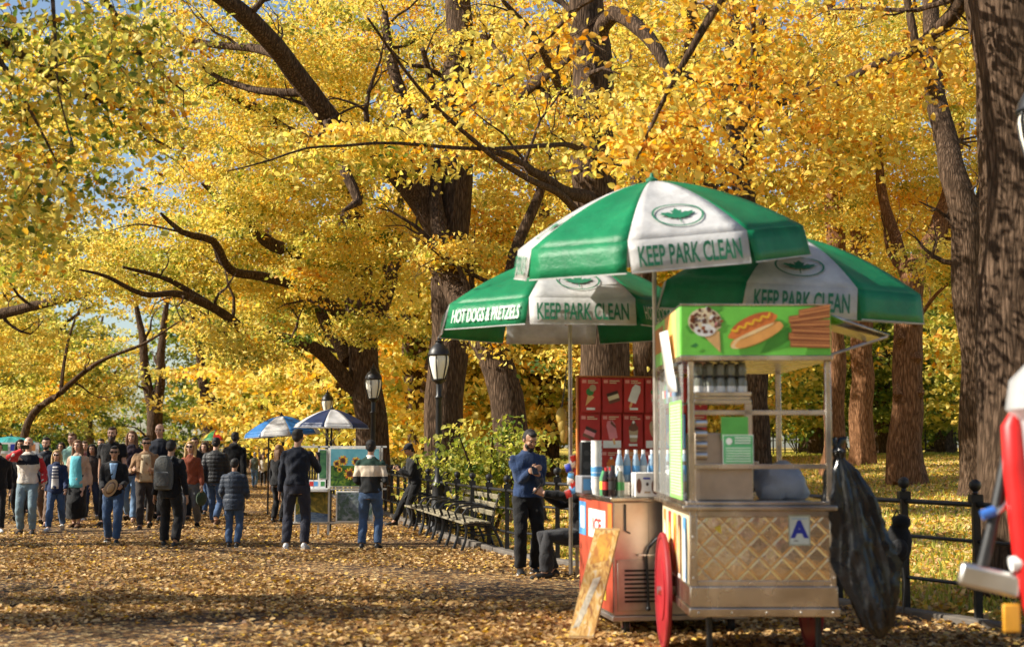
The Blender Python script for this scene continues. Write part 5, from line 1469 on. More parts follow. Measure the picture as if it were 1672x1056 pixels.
    hb(0, -.098, -.012, .012, .018, .024); hb(0, -.092, .012, .009, .014, .03); hb(0, -.078, .038, .055, .020, .012)
    hb(0, -.086, -.052, .026, .014, .014)
    for s in (1, -1):
        hb(s * .079, .012, -.010, .010, .020, .032); hb(s * .040, -.070, -.022, .024, .022, .020)
    body = fuse(mb, "body", SKINS[skin], root, .0095, 2)
    if P.get("face", True):
        for s in (1, -1):
            e = MB(); e.ball(sc(Hd(s * .031, -.0865, .012)), .0125 * S, .009 * S, .0085 * S, 8, 6, rot=hR); e.build("eye", M_EYE, body)
        e = MB(); e.ball(sc(Hd(0, -.0985, -.052)), .022 * S, .006 * S, .0065 * S, 10, 6, rot=hR); e.build("lips", M_LIP, body)
    # ---- hair
    st, hcx = hair; hm = HAIRS[hcx]
    h = MB()
    def hx(x, y, z, a, b, c): h.ball(sc(Hd(x, y, z)), a * S, b * S, c * S, 16, 11, rot=hR)
    if st in ("short", "long", "bob", "cap"):
        hx(0, .026, .044, .0825, .088, .082); hx(0, .048, .0, .075, .060, .078); hx(0, -.035, .092, .062, .05, .03)
        for s in (1, -1): hx(s * .070, .018, .018, .016, .045, .045)
        if st in ("long", "bob"):
            Ln = .30 if st == "long" else .19
            for s in (1, -1):
                pts = [sc(Hd(s * .06, -.035, .075)), sc(Hd(s * .088, -.015, .01)), sc(Hd(s * .092, -.010, -.09)), sc(Hd(s * .098, -.03, -.11 - Ln * .4)), sc(Hd(s * .085, -.05, -.08 - Ln))]
                h.loft(pts, [.024 * S, .030 * S, .034 * S, .032 * S, .010 * S], None, 8)
            h.loft([sc(Hd(0, .06, .03)), sc(Hd(0, .085, -.07)), sc(Hd(0, .090, -.10 - Ln * .5)), sc(Hd(0, .085, -.08 - Ln))], [.08 * S, .085 * S, .085 * S, .04 * S], [.04 * S, .035 * S, .03 * S, .015 * S], 12, ref=hR @ Vector((1, 0, 0)))
        fuse(h, "hair", hm, root, .009, 1, wrinkles(.0045, seed))
    elif st == "balding":
        for s in (1, -1): hx(s * .066, .025, .0, .020, .055, .04)
        hx(0, .075, .0, .062, .036, .05); fuse(h, "hair", hm, root, .010, 2)
    if st == "cap":
        c = MB(); c.ball(sc(Hd(0, .018, .062)), .093 * S, .106 * S, .078 * S, 16, 10, rot=hR); c.ball(sc(Hd(0, -.105, .058)), .062 * S, .075 * S, .010 * S, 14, 6, rot=hR)
        fuse(c, "cap", fabric((.012, .012, .015)), root, .009, 2)
    # ---- clothes
    if lower.get("kind", "trousers") == "skirt":
        m_ = MB(); ln = lower.get("len", .35); ext = lower.get("e", .02)
        mid = (foot[1] + foot[-1]) / 2
        pts = [T(0, 0, 1.06), T(0, 0, .95), T(0, 0, .80).lerp(Vector((mid.x, mid.y, .8)), .3), Vector((mid.x * .7, mid.y * .7 - .05, .5)), Vector((mid.x, mid.y, ln))]
        m_.loft([sc(q) for q in pts], [(.15 + ext) * S, (.175 + ext) * S, (.18 + ext) * S, (.185 + ext) * S, (.20 + ext) * S], [(.11 + ext) * S, (.125 + ext) * S, (.135 + ext) * S, (.23 + ext) * S, (.24 + ext) * S], 20, ref=(1, 0, 0))
        fuse(m_, "skirt", lower["mat"], root, .013, 2, wrinkles(.007, seed))
    else:
        m_ = MB(); e = lower.get("e", .014); fl = lower.get("flare", .012)
        torso(m_, e * .7, .80, 1.07)
        for s in (1, -1):
            a, k, an = legs[s]
            m_.loft([sc(a + Vector((0, 0, .06))), sc(a), sc(a.lerp(k, .5)), sc(k), sc(k.lerp(an, .5)), sc(k.lerp(an, lower.get("end", .97)))],
                    [(.075 + e) * S, (.088 + e) * S, (.080 + e) * S, (.058 + e + fl * .3) * S, (.056 + e + fl * .6) * S, (.040 + e + fl) * S], None, 14)
        fuse(m_, "trousers", lower["mat"], root, .0125, 2, wrinkles(.007, seed))
    u = upper; m_ = MB(); e = u.get("e", .018)
    torso(m_, e, u.get("hem", .93), 1.475, u.get("flare", .05))
    sl = u.get("sleeve", 1.0)
    for s in (1, -1):
        a, b, c = arms[s]
        if sl >= .5: limb(m_, a, b, c, AR, e * .8, .55 + .45 * (sl - .5) / .5 * .93)
        elif sl > 0: m_.loft([sc(a), sc(a.lerp(b, .62))], [(AR[0] + e) * S, (AR[1] + e * 1.2) * S], None, 10); m_.ball(sc(a), (AR[0] + e) * S, n=10, m=7)
        else: m_.ball(sc(a.lerp(T(0, 0, 1.41), .25)), (AR[0] + e) * S * .9, n=10, m=7)
    col = u.get("collar", .012)
    m_.loft([sc(neck0 - Vector((0, 0, .03))), sc(neck0.lerp(neck1, .45))], [(.075 + col) * S, (.062 + col) * S], None, 14)
    if u.get("hood"): m_.ball(sc(T(0, .10, 1.46)), .105 * S, .06 * S, .075 * S, 14, 9, rot=Rm)
    ro = u.get("name", "jacket")
    top_o = fuse(m_, ro, u["mat"], root, .012, 2, quilted(.009) if u.get("puffer") else wrinkles(u.get("wr", .009), seed + 1))
    if u.get("sleeves"):      # sleeves of another colour, over the garment's own
        m2 = MB()
        for s in (1, -1):
            a, b, c = arms[s]; limb(m2, a.lerp(b, .05), b, c, AR, e * .8 + .006, .97)
            if True: fuse(m2, "sleeve", u["sleeves"], root, .012, 2, wrinkles(.004, seed)); m2 = MB()
    if u.get("front"):        # what an open front shows
        m2 = MB(); z_a, z_b = u.get("front_z", (.98, 1.44)); w_ = u.get("front_w", .07)
        lv = np.linspace(z_a, z_b, 9); prof_y = [np.interp(q, [.87, 1.06, 1.25, 1.34, 1.41, 1.46], [.117, .108, .122, .114, .095, .072]) * fat + e + max(0, 1.05 - q) * u.get("flare", .05) + .007 for q in lv]
        vs = []
        for q, yy in zip(lv, prof_y):
            for j in range(5):
                xx = (j - 2) / 2 * w_ * ((.35 + .65 * (q - z_a) / (z_b - z_a)) if u.get("vee") else (1 - .30 * (q - z_a) / (z_b - z_a))); vs.append(sc(T(xx, -yy * math.sqrt(max(.05, 1 - (xx / .21) ** 2)), q)))
        m2.add(vs, [(i * 5 + j, i * 5 + j + 1, (i + 1) * 5 + j + 1, (i + 1) * 5 + j) for i in range(8) for j in range(4)])
        o2 = m2.build("shirt_front", u["front"], root); o2.modifiers.new("Solidify", 'SOLIDIFY').thickness = .012
    if u.get("band"):         # yoke or panel across the chest
        zb0, zb1, bm_ = u["band"]; m2 = MB(); torso(m2, e + .007, zb0, zb1, 0); fuse(m2, "yoke", bm_, root, .012, 2, wrinkles(.004, seed))
    # ---- shoes
    for s in (1, -1):
        a = legs[s][2]; th = R(heel[s]); fr = Matrix.Rotation(-th, 3, 'X') if th else Matrix.Identity(3)
        toe_out = Matrix.Rotation(s * R(8), 3, 'Z'); piv = Vector((0, -.13, -.08))
        def fp(x, y, z):
            v = Vector((x, y, z)); v = piv + fr @ (v - piv); return sc(a + toe_out @ v)
        m_ = MB()
        if P.get("toes_down"): pass
        rows = [(.075, .026, .028, -.040), (.055, .036, .046, -.030), (.01, .038, .050, -.026), (-.05, .042, .038, -.038), (-.11, .046, .030, -.048), (-.16, .043, .024, -.053), (-.195, .024, .016, -.060)]
        n = 12; vs = []
        for y, wx, hz, zc in rows:
            for k in range(n):
                an = 2 * math.pi * k / n; zz_ = zc + hz * math.sin(an)
                vs.append(fp(wx * math.cos(an), y, max(zz_, -.070)))
        m_.add(vs, [(j * n + k, j * n + (k + 1) % n, (j + 1) * n + (k + 1) % n, (j + 1) * n + k) for j in range(len(rows) - 1) for k in range(n)] + [tuple(range(n - 1, -1, -1)), tuple((len(rows) - 1) * n + k for k in range(n))])
        so = m_.build("shoe", shoes, root)
        m_ = MB(); out = [(.078, .024), (.06, .038), (0, .040), (-.06, .045), (-.12, .049), (-.17, .044), (-.20, .022)]
        ring = [(w_, y) for y, w_ in out] + [(-w_, y) for y, w_ in out[::-1]]
        vs = [fp(x, y, z) for z in (-.082, -.068) for x, y in ring]; n = len(ring)
        m_.add(vs, [tuple(range(n)), tuple(range(2 * n - 1, n - 1, -1))] + [(k, n + k, n + (k + 1) % n, (k + 1) % n) for k in range(n)])
        m_.build("sole", SOLE if "light_sole" in extras else M_RUBBER, so)
    if "shades" in extras:
        g = MB()
        for s in (1, -1):
            g.ball(sc(Hd(s * .034, -.104, .012)), .029 * S, .008 * S, .021 * S, 12, 7, rot=hR); g.tube([sc(Hd(s * .062, -.098, .016)), sc(Hd(s * .085, -.04, .016)), sc(Hd(s * .086, .02, .010))], .004 * S, 6)
        g.tube([sc(Hd(-.02, -.108, .018)), sc(Hd(.02, -.108, .018))], .004 * S, 6); g.build("sunglasses", M_SHADES, root)
    if "beard" in extras:
        g = MB(); 
        for (x, y, z, a, b, c) in ((0, -.062, -.095, .045, .042, .040), (.048, -.035, -.062, .020, .038, .040), (-.048, -.035, -.062, .020, .038, .040), (0, -.092, -.040, .030, .012, .008)): g.ball(sc(Hd(x, y, z)), a * S, b * S, c * S, 12, 8, rot=hR)
        fuse(g, "beard", hm, root, .009, 1)
    if "big_beard" in extras:
        g = MB()
        for (x, y, z, a, b, c) in ((0, -.075, -.115, .052, .046, .075), (.050, -.035, -.062, .022, .040, .045), (-.050, -.035, -.062, .022, .040, .045), (0, -.094, -.040, .032, .014, .010)): g.ball(sc(Hd(x, y, z)), a * S, b * S, c * S, 12, 8, rot=hR)
        fuse(g, "beard", hm, root, .009, 1)
    if "collar_white" in extras:
        g = MB(); g.loft([sc(neck0 - Vector((0, 0, .015))), sc(neck0.lerp(neck1, .6))], [(.085) * S, (.070) * S], None, 16); fuse(g, "shirt_collar", fabric((.72, .70, .66)), root, .010, 1)
    root["_"] = 0; del root["_"]
    info = dict(S=S, at=at, M=Matrix.Translation(at) @ Matrix.Rotation(R(yaw), 4, 'Z'), T=T, hand={s: arms[s][2] * S for s in (1, -1)}, elbow={s: arms[s][1] * S for s in (1, -1)}, head=hc * S, sc=sc, yaw=yaw)
    return root, info
def at_hand(info, s, off=(0, 0, 0)): return info["M"] @ (info["hand"][s] + Vector(off))

JN, JL, JD, JG = fabric((.045, .085, .17)), fabric((.12, .20, .32)), fabric((.025, .035, .07)), fabric((.10, .10, .105))
BK, BK2, NAVY, DNAVY = fabric((.006, .006, .007)), fabric((.010, .010, .011)), fabric((.014, .027, .075)), fabric((.007, .010, .020))
SH_B, SH_W, SH_T = pm("shoe_black", (.015, .015, .016)), pm("shoe_white", (.66, .66, .65)), pm("shoe_brown", (.14, .07, .035))
tr = lambda m, **k: dict(mat=m, **k)

# the four figures nearest
BANDS = banded([(0, (.012, .013, .014)), (.545, (.62, .52, .40)), (.628, (.015, .045, .030))])
_, S22 = person("man seen from behind in a dark green and black rugby shirt with a cream band", 606, 897, 718, 176, dict(mat=BANDS, hem=.90, name="rugby_shirt", collar=.008), tr(JN, end=.97), SH_B, ("short", "black"), "tan", dict(lf=(.13, .02, .08), rf=(-.12, -.03, .08), lh=(.20, -.22, 1.06), rh=(-.22, -.20, 1.06)), extras=("collar_white",), Y=13.1)
_, S21 = person("man seen from behind in a navy sweater with white sneakers raising his phone", 487, 896, 700, 182, dict(mat=DNAVY, hem=.93, name="sweater"), tr(fabric((.022, .024, .038))), SH_W, ("short", "black"), "tan", dict(lf=(.15, .0, .08), rf=(-.12, .02, .08), lh=(.26, -.06, .82), rh=(-.26, -.38, 1.26), rhdir=(0, -.1, 1)), extras=("light_sole",), Y=13.1, headturn=-18)
_, S24 = person("bearded man in a dark blue pullover writing on a phone beside the rear cart", 861, 935, 700, 12, dict(mat=fabric((.018, .04, .105)), hem=.93, name="pullover"), tr(BK, flare=.02), SH_B, ("short", "black"), "tan", dict(lf=(.10, .05, .08), rf=(-.10, -.04, .08), lh=(.075, -.29, 1.21), rh=(-.02, -.27, 1.26), lhdir=(-.6, -.3, .3), rhdir=(.6, -.3, .2), curl=.8), extras=("beard", "light_sole"), Y=10.6, nod=24, headturn=18)
_, S25 = person("person in black sitting on a low seat holding a phone beside the rear cart", 905, 938, 700, -78, dict(mat=BK, hem=.92, name="hoodie", e=.022), tr(fabric((.024, .024, .027)), e=.024, flare=.02), SH_B, ("short", "brown"), "light", dict(pelvis=(0, .30, .50), lean=-8, lf=(.11, -.16, .08), rf=(-.12, -.02, .08), lh=(.05, -.18, 1.02), rh=(-.10, -.14, .99), curl=.9), at=Vector((.53, 10.3 * K, 0)), H=1.74, nod=16)
_, S23 = person("slim man in black with a cap leaning on the fence and looking at his phone", 668, 845, 722, -72, dict(mat=BK2, hem=.92, name="hoodie", hood=True, e=.024), tr(BK), SH_B, ("cap", "black"), "tan", dict(lf=(.06, .12, .08), rf=(-.10, -.30, .08), lh=(.05, -.22, 1.20), rh=(-.06, -.22, 1.20), lean=8, curl=.8, pelvis=(0, .14, .92)), Y=16.4, nod=18)

# walkers seen from behind
_, S14 = person("man walking away in a black suit with a grey backpack", 281, 889, 718, 176, dict(mat=BK, hem=.80, e=.024), tr(BK2, e=.02), SH_B, ("short", "black"), "tan", dict(lf=(.12, -.12, .08), rf=(-.14, .12, .10), rheel=12, lh=(.28, -.05, .80), rh=(-.31, .05, .80)), extras=("light_sole",), Y=13.4)
_, S18 = person("boy seen from behind in a dark quilted jacket and blue jeans", 385, 891, 748, 180, dict(mat=fabric((.022, .032, .052), .55), hem=.74, e=.042, puffer=True, flare=.10), tr(JN), SH_B, ("short", "black"), "tan", dict(lh=(.22, -.22, .98), rh=(-.22, -.24, 1.0), lf=(.09, .0, .08), rf=(-.08, .03, .08)), extras=("light_sole",), Y=13.3)
_, S16 = person("man walking away in a black ribbed puffer jacket and jeans", 354, 853, 714, 178, dict(mat=fabric((.014, .014, .015), .5), hem=.84, e=.042, puffer=True), tr(JN), SH_T, ("short", "black"), "light", WALK_A, Y=17.0)
person("tall man in a black hooded coat walking away beyond the ribbed puffer jacket", 385, 838, 705, 172, dict(mat=BK, hem=.78, e=.035, hood=True), tr(BK2), SH_B, ("short", "black"), "dark", WALK_B, Y=19.0)
person("blond woman in black standing left of the man in the navy sweater", 456, 848, 726, 150, dict(mat=BK, hem=.84, e=.02), tr(BK2), SH_B, ("long", "ginger"), "light", STAND, True, Y=17.6)
person("small distant man in a grey green vest and jeans walking away on the path", 418, 797, 738, 180, dict(mat=fabric((.10, .12, .10)), hem=.90, sleeve=0, name="vest"), tr(JL), SH_B, ("short", "grey"), "light", WALK_A, Y=31.0)

# the crowd coming towards us
_, S02 = person("bald man in a white, navy and red zip jacket holding a phone to his face", 50, 874, 728, 8, dict(mat=fabric((.62, .57, .50)), sleeves=fabric((.50, .025, .03)), band=(1.26, 1.45, DNAVY), hem=.92, e=.024), tr(fabric((.16, .23, .27))), SH_B, ("balding", "grey"), "light", dict(lf=(.11, -.03, .08), rf=(-.11, .04, .08), rh=(-.07, -.20, 1.52), lh=(.30, -.05, .92), relbow=(-.8, .1, -.6), rhdir=(.4, .1, .6), curl=.9), Y=15.3, H=1.70)
_, S05 = person("blond woman in sunglasses with an open navy jacket over a striped top", 97, 868, 734, 4, dict(mat=NAVY, hem=.80, e=.03, front=banded([(0, (.6, .58, .55))] + [(x / 72 + .002, [(.04, .05, .10), (.55, .53, .50)][x % 2]) for x in range(33, 57)]), front_w=.085, front_z=(.92, 1.42)), tr(JN), SH_W, ("bob", "blond"), "light", WALK_B, True, ("shades", "light_sole"), Y=15.9)
_, S06 = person("woman with long hair in a beige cardigan, turquoise tee and long black skirt", 131, 862, 718, -4, dict(mat=fabric((.52, .36, .26)), hem=.80, e=.028, front=fabric((.12, .45, .52)), front_w=.15, front_z=(.80, 1.44)), dict(kind="skirt", mat=BK, len=.20, e=.01), SH_T, ("long", "ginger"), "light", dict(lf=(.08, -.10, .08), rf=(-.08, .08, .08), lh=(.25, .05, .84), rh=(-.25, -.14, .88)), True, Y=16.6)
_, S10 = person("young man in sunglasses and black jacket carrying a flat straw hat", 190, 888, 728, 10, dict(mat=BK2, hem=.86, e=.026, front=fabric((.22, .36, .55)), front_w=.075, front_z=(1.16, 1.455), vee=True), tr(JN, e=.018), SH_B, ("short", "black"), "tan", dict(lf=(.08, -.16, .08), rf=(-.09, .16, .10), rheel=10, lh=(.16, -.30, 1.03), rh=(-.16, -.30, .98), curl=.7), extras=("shades", "light_sole"), Y=13.9)
person("tall bearded man in a black sports shirt behind the young man with the hat", 186, 857, 697, 2, dict(mat=BK, hem=.86, e=.03, sleeve=.45, name="shirt"), tr(BK2), SH_B, ("short", "brown"), "light", WALK_B, extras=("big_beard",), Y=17.0)
_, S11 = person("woman with long fair hair in a dark top and light blue jeans", 218, 853, 703, 6, dict(mat=fabric((.03, .018, .03)), hem=.90, e=.02, name="top"), tr(JL), SH_T, ("long", "ginger"), "light", WALK_A, True, Y=17.6)
_, S12 = person("man in sunglasses with an open tan jacket over a beige shirt", 241, 864, 714, 16, dict(mat=fabric((.26, .15, .075)), hem=.90, e=.028, front=fabric((.46, .36, .23)), front_w=.125, front_z=(.92, 1.44)), tr(fabric((.03, .022, .018))), SH_B, ("short", "black"), "tan", dict(WALK_B, lh=(.10, -.26, 1.12), rh=(-.24, -.24, 1.14)), extras=("shades",), Y=16.2)
person("tall balding man in a dark zip jacket at the back of the crowd", 263, 850, 692, 0, dict(mat=DNAVY, hem=.88, e=.028), tr(BK2), SH_B, ("balding", "brown"), "light", WALK_A, Y=18.0)
_, S15 = person("blond woman in sunglasses and a rust red sweater carrying a jacket", 314, 860, 720, -4, dict(mat=fabric((.20, .045, .018)), hem=.90, e=.022, name="sweater"), tr(JG), SH_B, ("bob", "blond"), "light", dict(WALK_B, lh=(.27, -.12, .86)), True, ("shades",), Y=16.2)
person("dark haired woman in black behind the bald man's shoulder", 37, 850, 717, 10, dict(mat=BK, hem=.85, e=.024), tr(BK2), SH_B, ("long", "black"), "tan", WALK_A, True, Y=17.6)
person("dark haired man in a navy jacket and brown trousers behind the blond woman", 79, 866, 714, 4, dict(mat=DNAVY, hem=.88, e=.026), tr(fabric((.13, .08, .05))), SH_T, ("short", "black"), "light", WALK_A, Y=16.8, extras=("beard",))
person("fair woman in a pale mint shirt behind the woman in the beige cardigan", 121, 850, 707, -6, dict(mat=fabric((.30, .52, .42)), hem=.9, e=.02, sleeve=.45, name="shirt"), tr(JG), SH_B, ("short", "ginger"), "light", WALK_B, True, Y=17.9)
person("dark haired woman in a brown top and jeans, right of the beige cardigan", 154, 850, 725, 4, dict(mat=fabric((.05, .035, .03)), hem=.9, e=.02, name="top"), tr(JD), SH_W, ("long", "black"), "tan", WALK_B, True, Y=17.9, extras=("light_sole",))
person("man in a black jacket with white shoes cut by the left edge of the picture", 0, 868, 722, 20, dict(mat=BK, hem=.84, e=.03), tr(BK2), SH_W, ("short", "black"), "light", WALK_A, Y=15.6, extras=("light_sole",))
person("dark haired man in black behind the rust red sweater", 320, 848, 714, 8, dict(mat=BK2, hem=.86, e=.026), tr(BK2), SH_B, ("short", "black"), "tan", WALK_B, Y=18.2)
person("short woman in a white top behind the puffer jackets", 336, 838, 722, 0, dict(mat=fabric((.55, .55, .56)), hem=.9, e=.02, name="top"), tr(JN), SH_B, ("long", "brown"), "light", WALK_A, True, Y=19.6)
person("dark haired woman in a grey jacket far behind the bald man", 62, 838, 722, -5, dict(mat=fabric((.08, .08, .09)), hem=.85, e=.026), tr(BK), SH_B, ("long", "brown"), "light", WALK_B, True, Y=19.8)
person("man in a dark red jacket glimpsed behind the cardigan and brown top", 142, 838, 720, 6, dict(mat=fabric((.10, .02, .02)), hem=.85, e=.026), tr(JD), SH_B, ("short", "brown"), "light", WALK_A, Y=20.0)

person("distant woman in a pale coat far down the path", 432, 797, 742, 10, dict(mat=fabric((.45, .42, .38)), hem=.75, e=.03), tr(BK), SH_B, ("long", "brown"), "light", WALK_A, True, Y=33.0)
person("distant man in a blue jacket far down the path near the parasol", 372, 806, 738, 0, dict(mat=fabric((.05, .10, .25)), hem=.85, e=.03), tr(JD), SH_B, ("short", "brown"), "light", WALK_B, Y=29.0)
person("woman in a burgundy coat at the back between the tan jacket and the black suit", 252, 842, 722, 0, dict(mat=fabric((.12, .02, .035)), hem=.75, e=.03), tr(BK2), SH_B, ("bob", "brown"), "light", WALK_B, True, Y=20.5)
person("dark haired man in grey at the back left of the tall bearded man", 168, 842, 716, 4, dict(mat=fabric((.07, .075, .085)), hem=.86, e=.028), tr(BK2), SH_B, ("short", "black"), "tan", WALK_A, Y=20.5)
person("woman in a black coat at the far back left of the mint shirt", 104, 840, 722, -4, dict(mat=BK, hem=.75, e=.03), tr(BK2), SH_B, ("long", "black"), "tan", WALK_A, True, Y=20.8)

# things carried
bp2 = MB(); bp2.loft([(0, 0, -.25), (0, 0, -.235), (0, -.01, -.15), (0, -.01, 0), (0, 0, .13), (0, .015, .22), (0, .03, .27)], [.10, .135, .148, .15, .142, .115, .05], [.04, .07, .085, .085, .078, .06, .025], 20, ref=(1, 0, 0), power=.7)
bo = bp2.build("backpack", fabric((.085, .088, .085)))
S = S14["S"]; bo.location = S14["M"] @ (S14["T"](0.06, .185, 1.20) * S); bo.rotation_euler.z = R(176)
tag(bo, "grey backpack on the back of the man in the black suit", "backpack")
m = MB(); m.loft([(0, .075, -.20), (0, .08, -.18), (0, .085, -.08), (0, .08, .01), (0, .07, .03)], [.08, .11, .115, .11, .08], [.015, .03, .035, .03, .01], 16, ref=(1, 0, 0), power=.7); m.build("front_pocket", fabric((.075, .078, .078)), bo)
for s in (1, -1):
    m = MB(); m.tube([(s * .09, -.03, .19), (s * .10, -.12, .26), (s * .11, -.24, .20), (s * .13, -.26, .0), (s * .13, -.12, -.16)], .017, 6); m.build("strap", fabric((.05, .05, .05)), bo)
h = MB(); h.lathe([(0, -.012), (.13, -.012), (.19, -.008), (.195, 0), (.19, .006), (.12, .012), (.10, .035), (.06, .045), (0, .047)], n=28)
o = h.build("straw_hat", pm("straw", (.42, .27, .13))); o.scale = (.48, .78, 1); o.location = (at_hand(S10, 1) + at_hand(S10, -1)) / 2 + Vector((0, -.09, .0)); o.rotation_euler = (R(80), R(28), R(10))
tag(o, "flat oval straw hat in the hands of the young man in sunglasses", "hat"); m = MB(); m.lathe([(.135, .008), (.137, .014), (.104, .030)], n=28); m.build("hat_band", pm("brown_band", (.16, .09, .05)), o)
def phone(lab, info, s, off, rot=(0, 0, 0), scr=False):
    m = MB(); m.box(-.037, .037, -.005, .005, -.075, .075); o = m.build("phone", M_BLACK, None, .004)
    o.location = at_hand(info, s, off); o.rotation_euler = (rot[0], rot[1], rot[2] + R(info["yaw"])); tag(o, lab, "phone")
    m = MB(); m.box(-.033, .033, -.0065, -.0052, -.07, .07); m.build("screen", M_SHADES, o)
phone("black phone in the hands of the bearded man in dark blue", S24, 1, (-.06, -.05, .05), (R(-50), 0, 0))
phone("dark phone held by the person in black on the low seat", S25, 1, (-.03, -.08, .05), (R(-40), 0, 0))
phone("black phone in the hands of the slim man leaning on the fence", S23, 1, (-.05, -.07, .04), (R(-45), 0, 0))
phone("black phone raised in the right hand of the man in the navy sweater", S21, -1, (0, -.03, .09), (R(10), 0, 0))
phone("black phone held up before the bald man's face", S02, -1, (.05, -.05, .06), (0, R(90), 0))
def hung_bag(name, lab, cat, info, s, mat, dims, drop):
    m = MB(); m.ball((0, 0, -drop), *dims, 14, 9); o = m.build(name, mat); o.location = at_hand(info, s, (0, 0, -.06)); o.rotation_euler.z = R(info["yaw"] + 70)
    tag(o, lab, cat); k = MB(); k.tube([(-dims[0] * .6, 0, -drop + dims[2] * .7), (0, 0, .02), (dims[0] * .6, 0, -drop + dims[2] * .7)], .008, 6); k.build("handle", mat, o)
hung_bag("handbag", "dark green bag hanging from the hand of the woman in rust red", "bag", S15, 1, fabric((.03, .05, .025)), (.15, .06, .14), .17)
hung_bag("shoulder_bag", "small grey brown bag at the hip of the woman in light blue jeans", "bag", S11, -1, fabric((.10, .07, .06)), (.11, .05, .09), .02)
# low seat under the bent figure
m = MB(); m.box(-.2, .2, -.16, .16, .36, .40)
o = m.build("stool", M_WOOD, None, .006); o.location = S25["M"] @ Vector((0, .33, 0)); o.rotation_euler.z = R(-78); tag(o, "low wooden stool under the sitting person beside the rear cart", "stool")
for x in (-.16, .16):
    for y in (-.12, .12): MB().bar((x, y, 0), (x, y, .36), .035, .035, up=(0, 1, 0)).build("leg", M_WOOD, o)
# ------------------------------------------------------------------ painting stand and the parasols beyond
M_UNAVY, M_ULBLUE, M_UTEAL = cloth_pair("navy_umbrella_cloth", (.02, .04, .12), .25), cloth_pair("blue_umbrella_cloth", (.05, .25, .62), .35), cloth_pair("teal_umbrella_cloth", (.08, .50, .50), .35)
M_URED, M_UYEL, M_UGRN = cloth_pair("red_umbrella_cloth", (.55, .03, .03), .35), cloth_pair("yellow_umbrella_cloth", (.70, .55, .08), .35), cloth_pair("mid_green_umbrella_cloth", (.06, .35, .12), .35)
q = W(541, 720, 15.6); umbrella("navy and white umbrella over the painting stand", q.x, q.y, W(541, 693, 15.6).z, .28, .66, -P8 / 2 + .33, [(M_UWHITE, "white"), (M_UNAVY, "navy")], .0, (0, R(1)), valance=.06, pole_mat=M_BLACK)
q = W(461, 720, 19); umbrella("light blue and white umbrella left of the navy one", q.x - .3, q.y, W(461, 705, 19).z, .36, .82, .35, [(M_ULBLUE, "blue"), (M_UWHITE, "white")], .0, (0, R(-4)), valance=.09, offset=(.3, 0), pole_mat=M_BLACK)
q = W(18, 720, 21); umbrella("teal umbrella at the left edge behind the crowd", q.x, q.y, W(18, 732, 21).z, .30, .95, .1, [(M_UTEAL, "teal")], .0, valance=.06, pole_mat=M_BLACK)
q = W(352, 720, 36); umbrella("small red, yellow and green parasol far down the path", q.x, q.y, W(352, 717, 36).z, .38, .62, .0, [(M_URED, "red"), (M_UYEL, "yellow"), (M_UGRN, "green")], .0, valance=.05, npan=9)
# card stand under the teal umbrella
q = W(22, 790, 19.6)
t = thing("card_stand", "white stand of small picture cards under the teal umbrella at the left", "stand", (q.x, q.y, 0))
MB().box(-.55, .55, 0, .05, .75, 1.62).build("board", WHITE, t)
for x in (-.5, .5): MB().bar((x, .02, 0), (x, .02, .75), .04, .04, up=(0, 1, 0)).build("leg", WHITE, t)
p = Print((-.55, -.001, .75), (1, 0, 0), (0, 0, 1), .003)
for i in range(5):
    for j in range(4): p.rect(.04 + i * .21, .05 + j * .21, .19 + i * .21, .20 + j * .21, [TAN, BLUE, GREENP, RED, CHUR, DBLUE, PINK][(i * 3 + j * 2) % 7])
p.build("picture_cards", t)

PY = 14.9
def wx(px): return (px - 836) / F0 * PY
def wz(py): return W(836, py, PY).z
st = thing("art_stand", "white framed display rack of the painting seller on the path", "display rack", (wx(560), PY * K, 0), 0)
def sx(px): return wx(px) - wx(560)
M_FRAME = plain("frame_white", (.74, .73, .69), .5)
for px in (522, 538, 624):
    MB().bar((sx(px), .04, 0), (sx(px), .04, wz(728)), .035, .035, up=(0, 1, 0)).build("post", M_FRAME, st)
for py in (729, 798, 853): MB().bar((sx(480), .04, wz(py)), (sx(632), .04, wz(py)), .035, .03).build("rail", M_FRAME, st)
MB().box(sx(478), sx(540), -.30, .03, wz(801), wz(797)).build("table_top", M_FRAME, st)
def noise_paint(name, stops, scale, seed, stretch=(1, 1, 1)):
    m_, t_, b_ = nt(name); co = mapped(t_, "Object", stretch)
    n_ = N(t_, "ShaderNodeTexNoise", i_Scale=scale, i_Detail=5.0, i_Distortion=1.5); n_.noise_dimensions = '4D'; n_.inputs["W"].default_value = seed; t_.links.new(co, n_.inputs["Vector"])
    r_ = ramp(t_, stops); t_.links.new(n_.outputs[0], r_.inputs[0]); t_.links.new(r_.outputs[0], b_.inputs["Base Color"]); b_.inputs["Roughness"].default_value = .5
    return m_
def picture(name, label, x0, x1, y0, y1, y, painter):
    t = thing(name, label, "painting", (wx((x0 + x1) / 2), PY * K + y, wz(y1)))
    w = wx(x1) - wx(x0); h = wz(y0) - wz(y1)
    MB().box(-w / 2, w / 2, 0, .03, 0, h).build("frame", M_FRAME, t, .004)
    p = Print((-w / 2, -.0005, 0), (1, 0, 0), (0, 0, 1), .003); painter(p, w, h); p.build("painted_canvas", t)
    return t
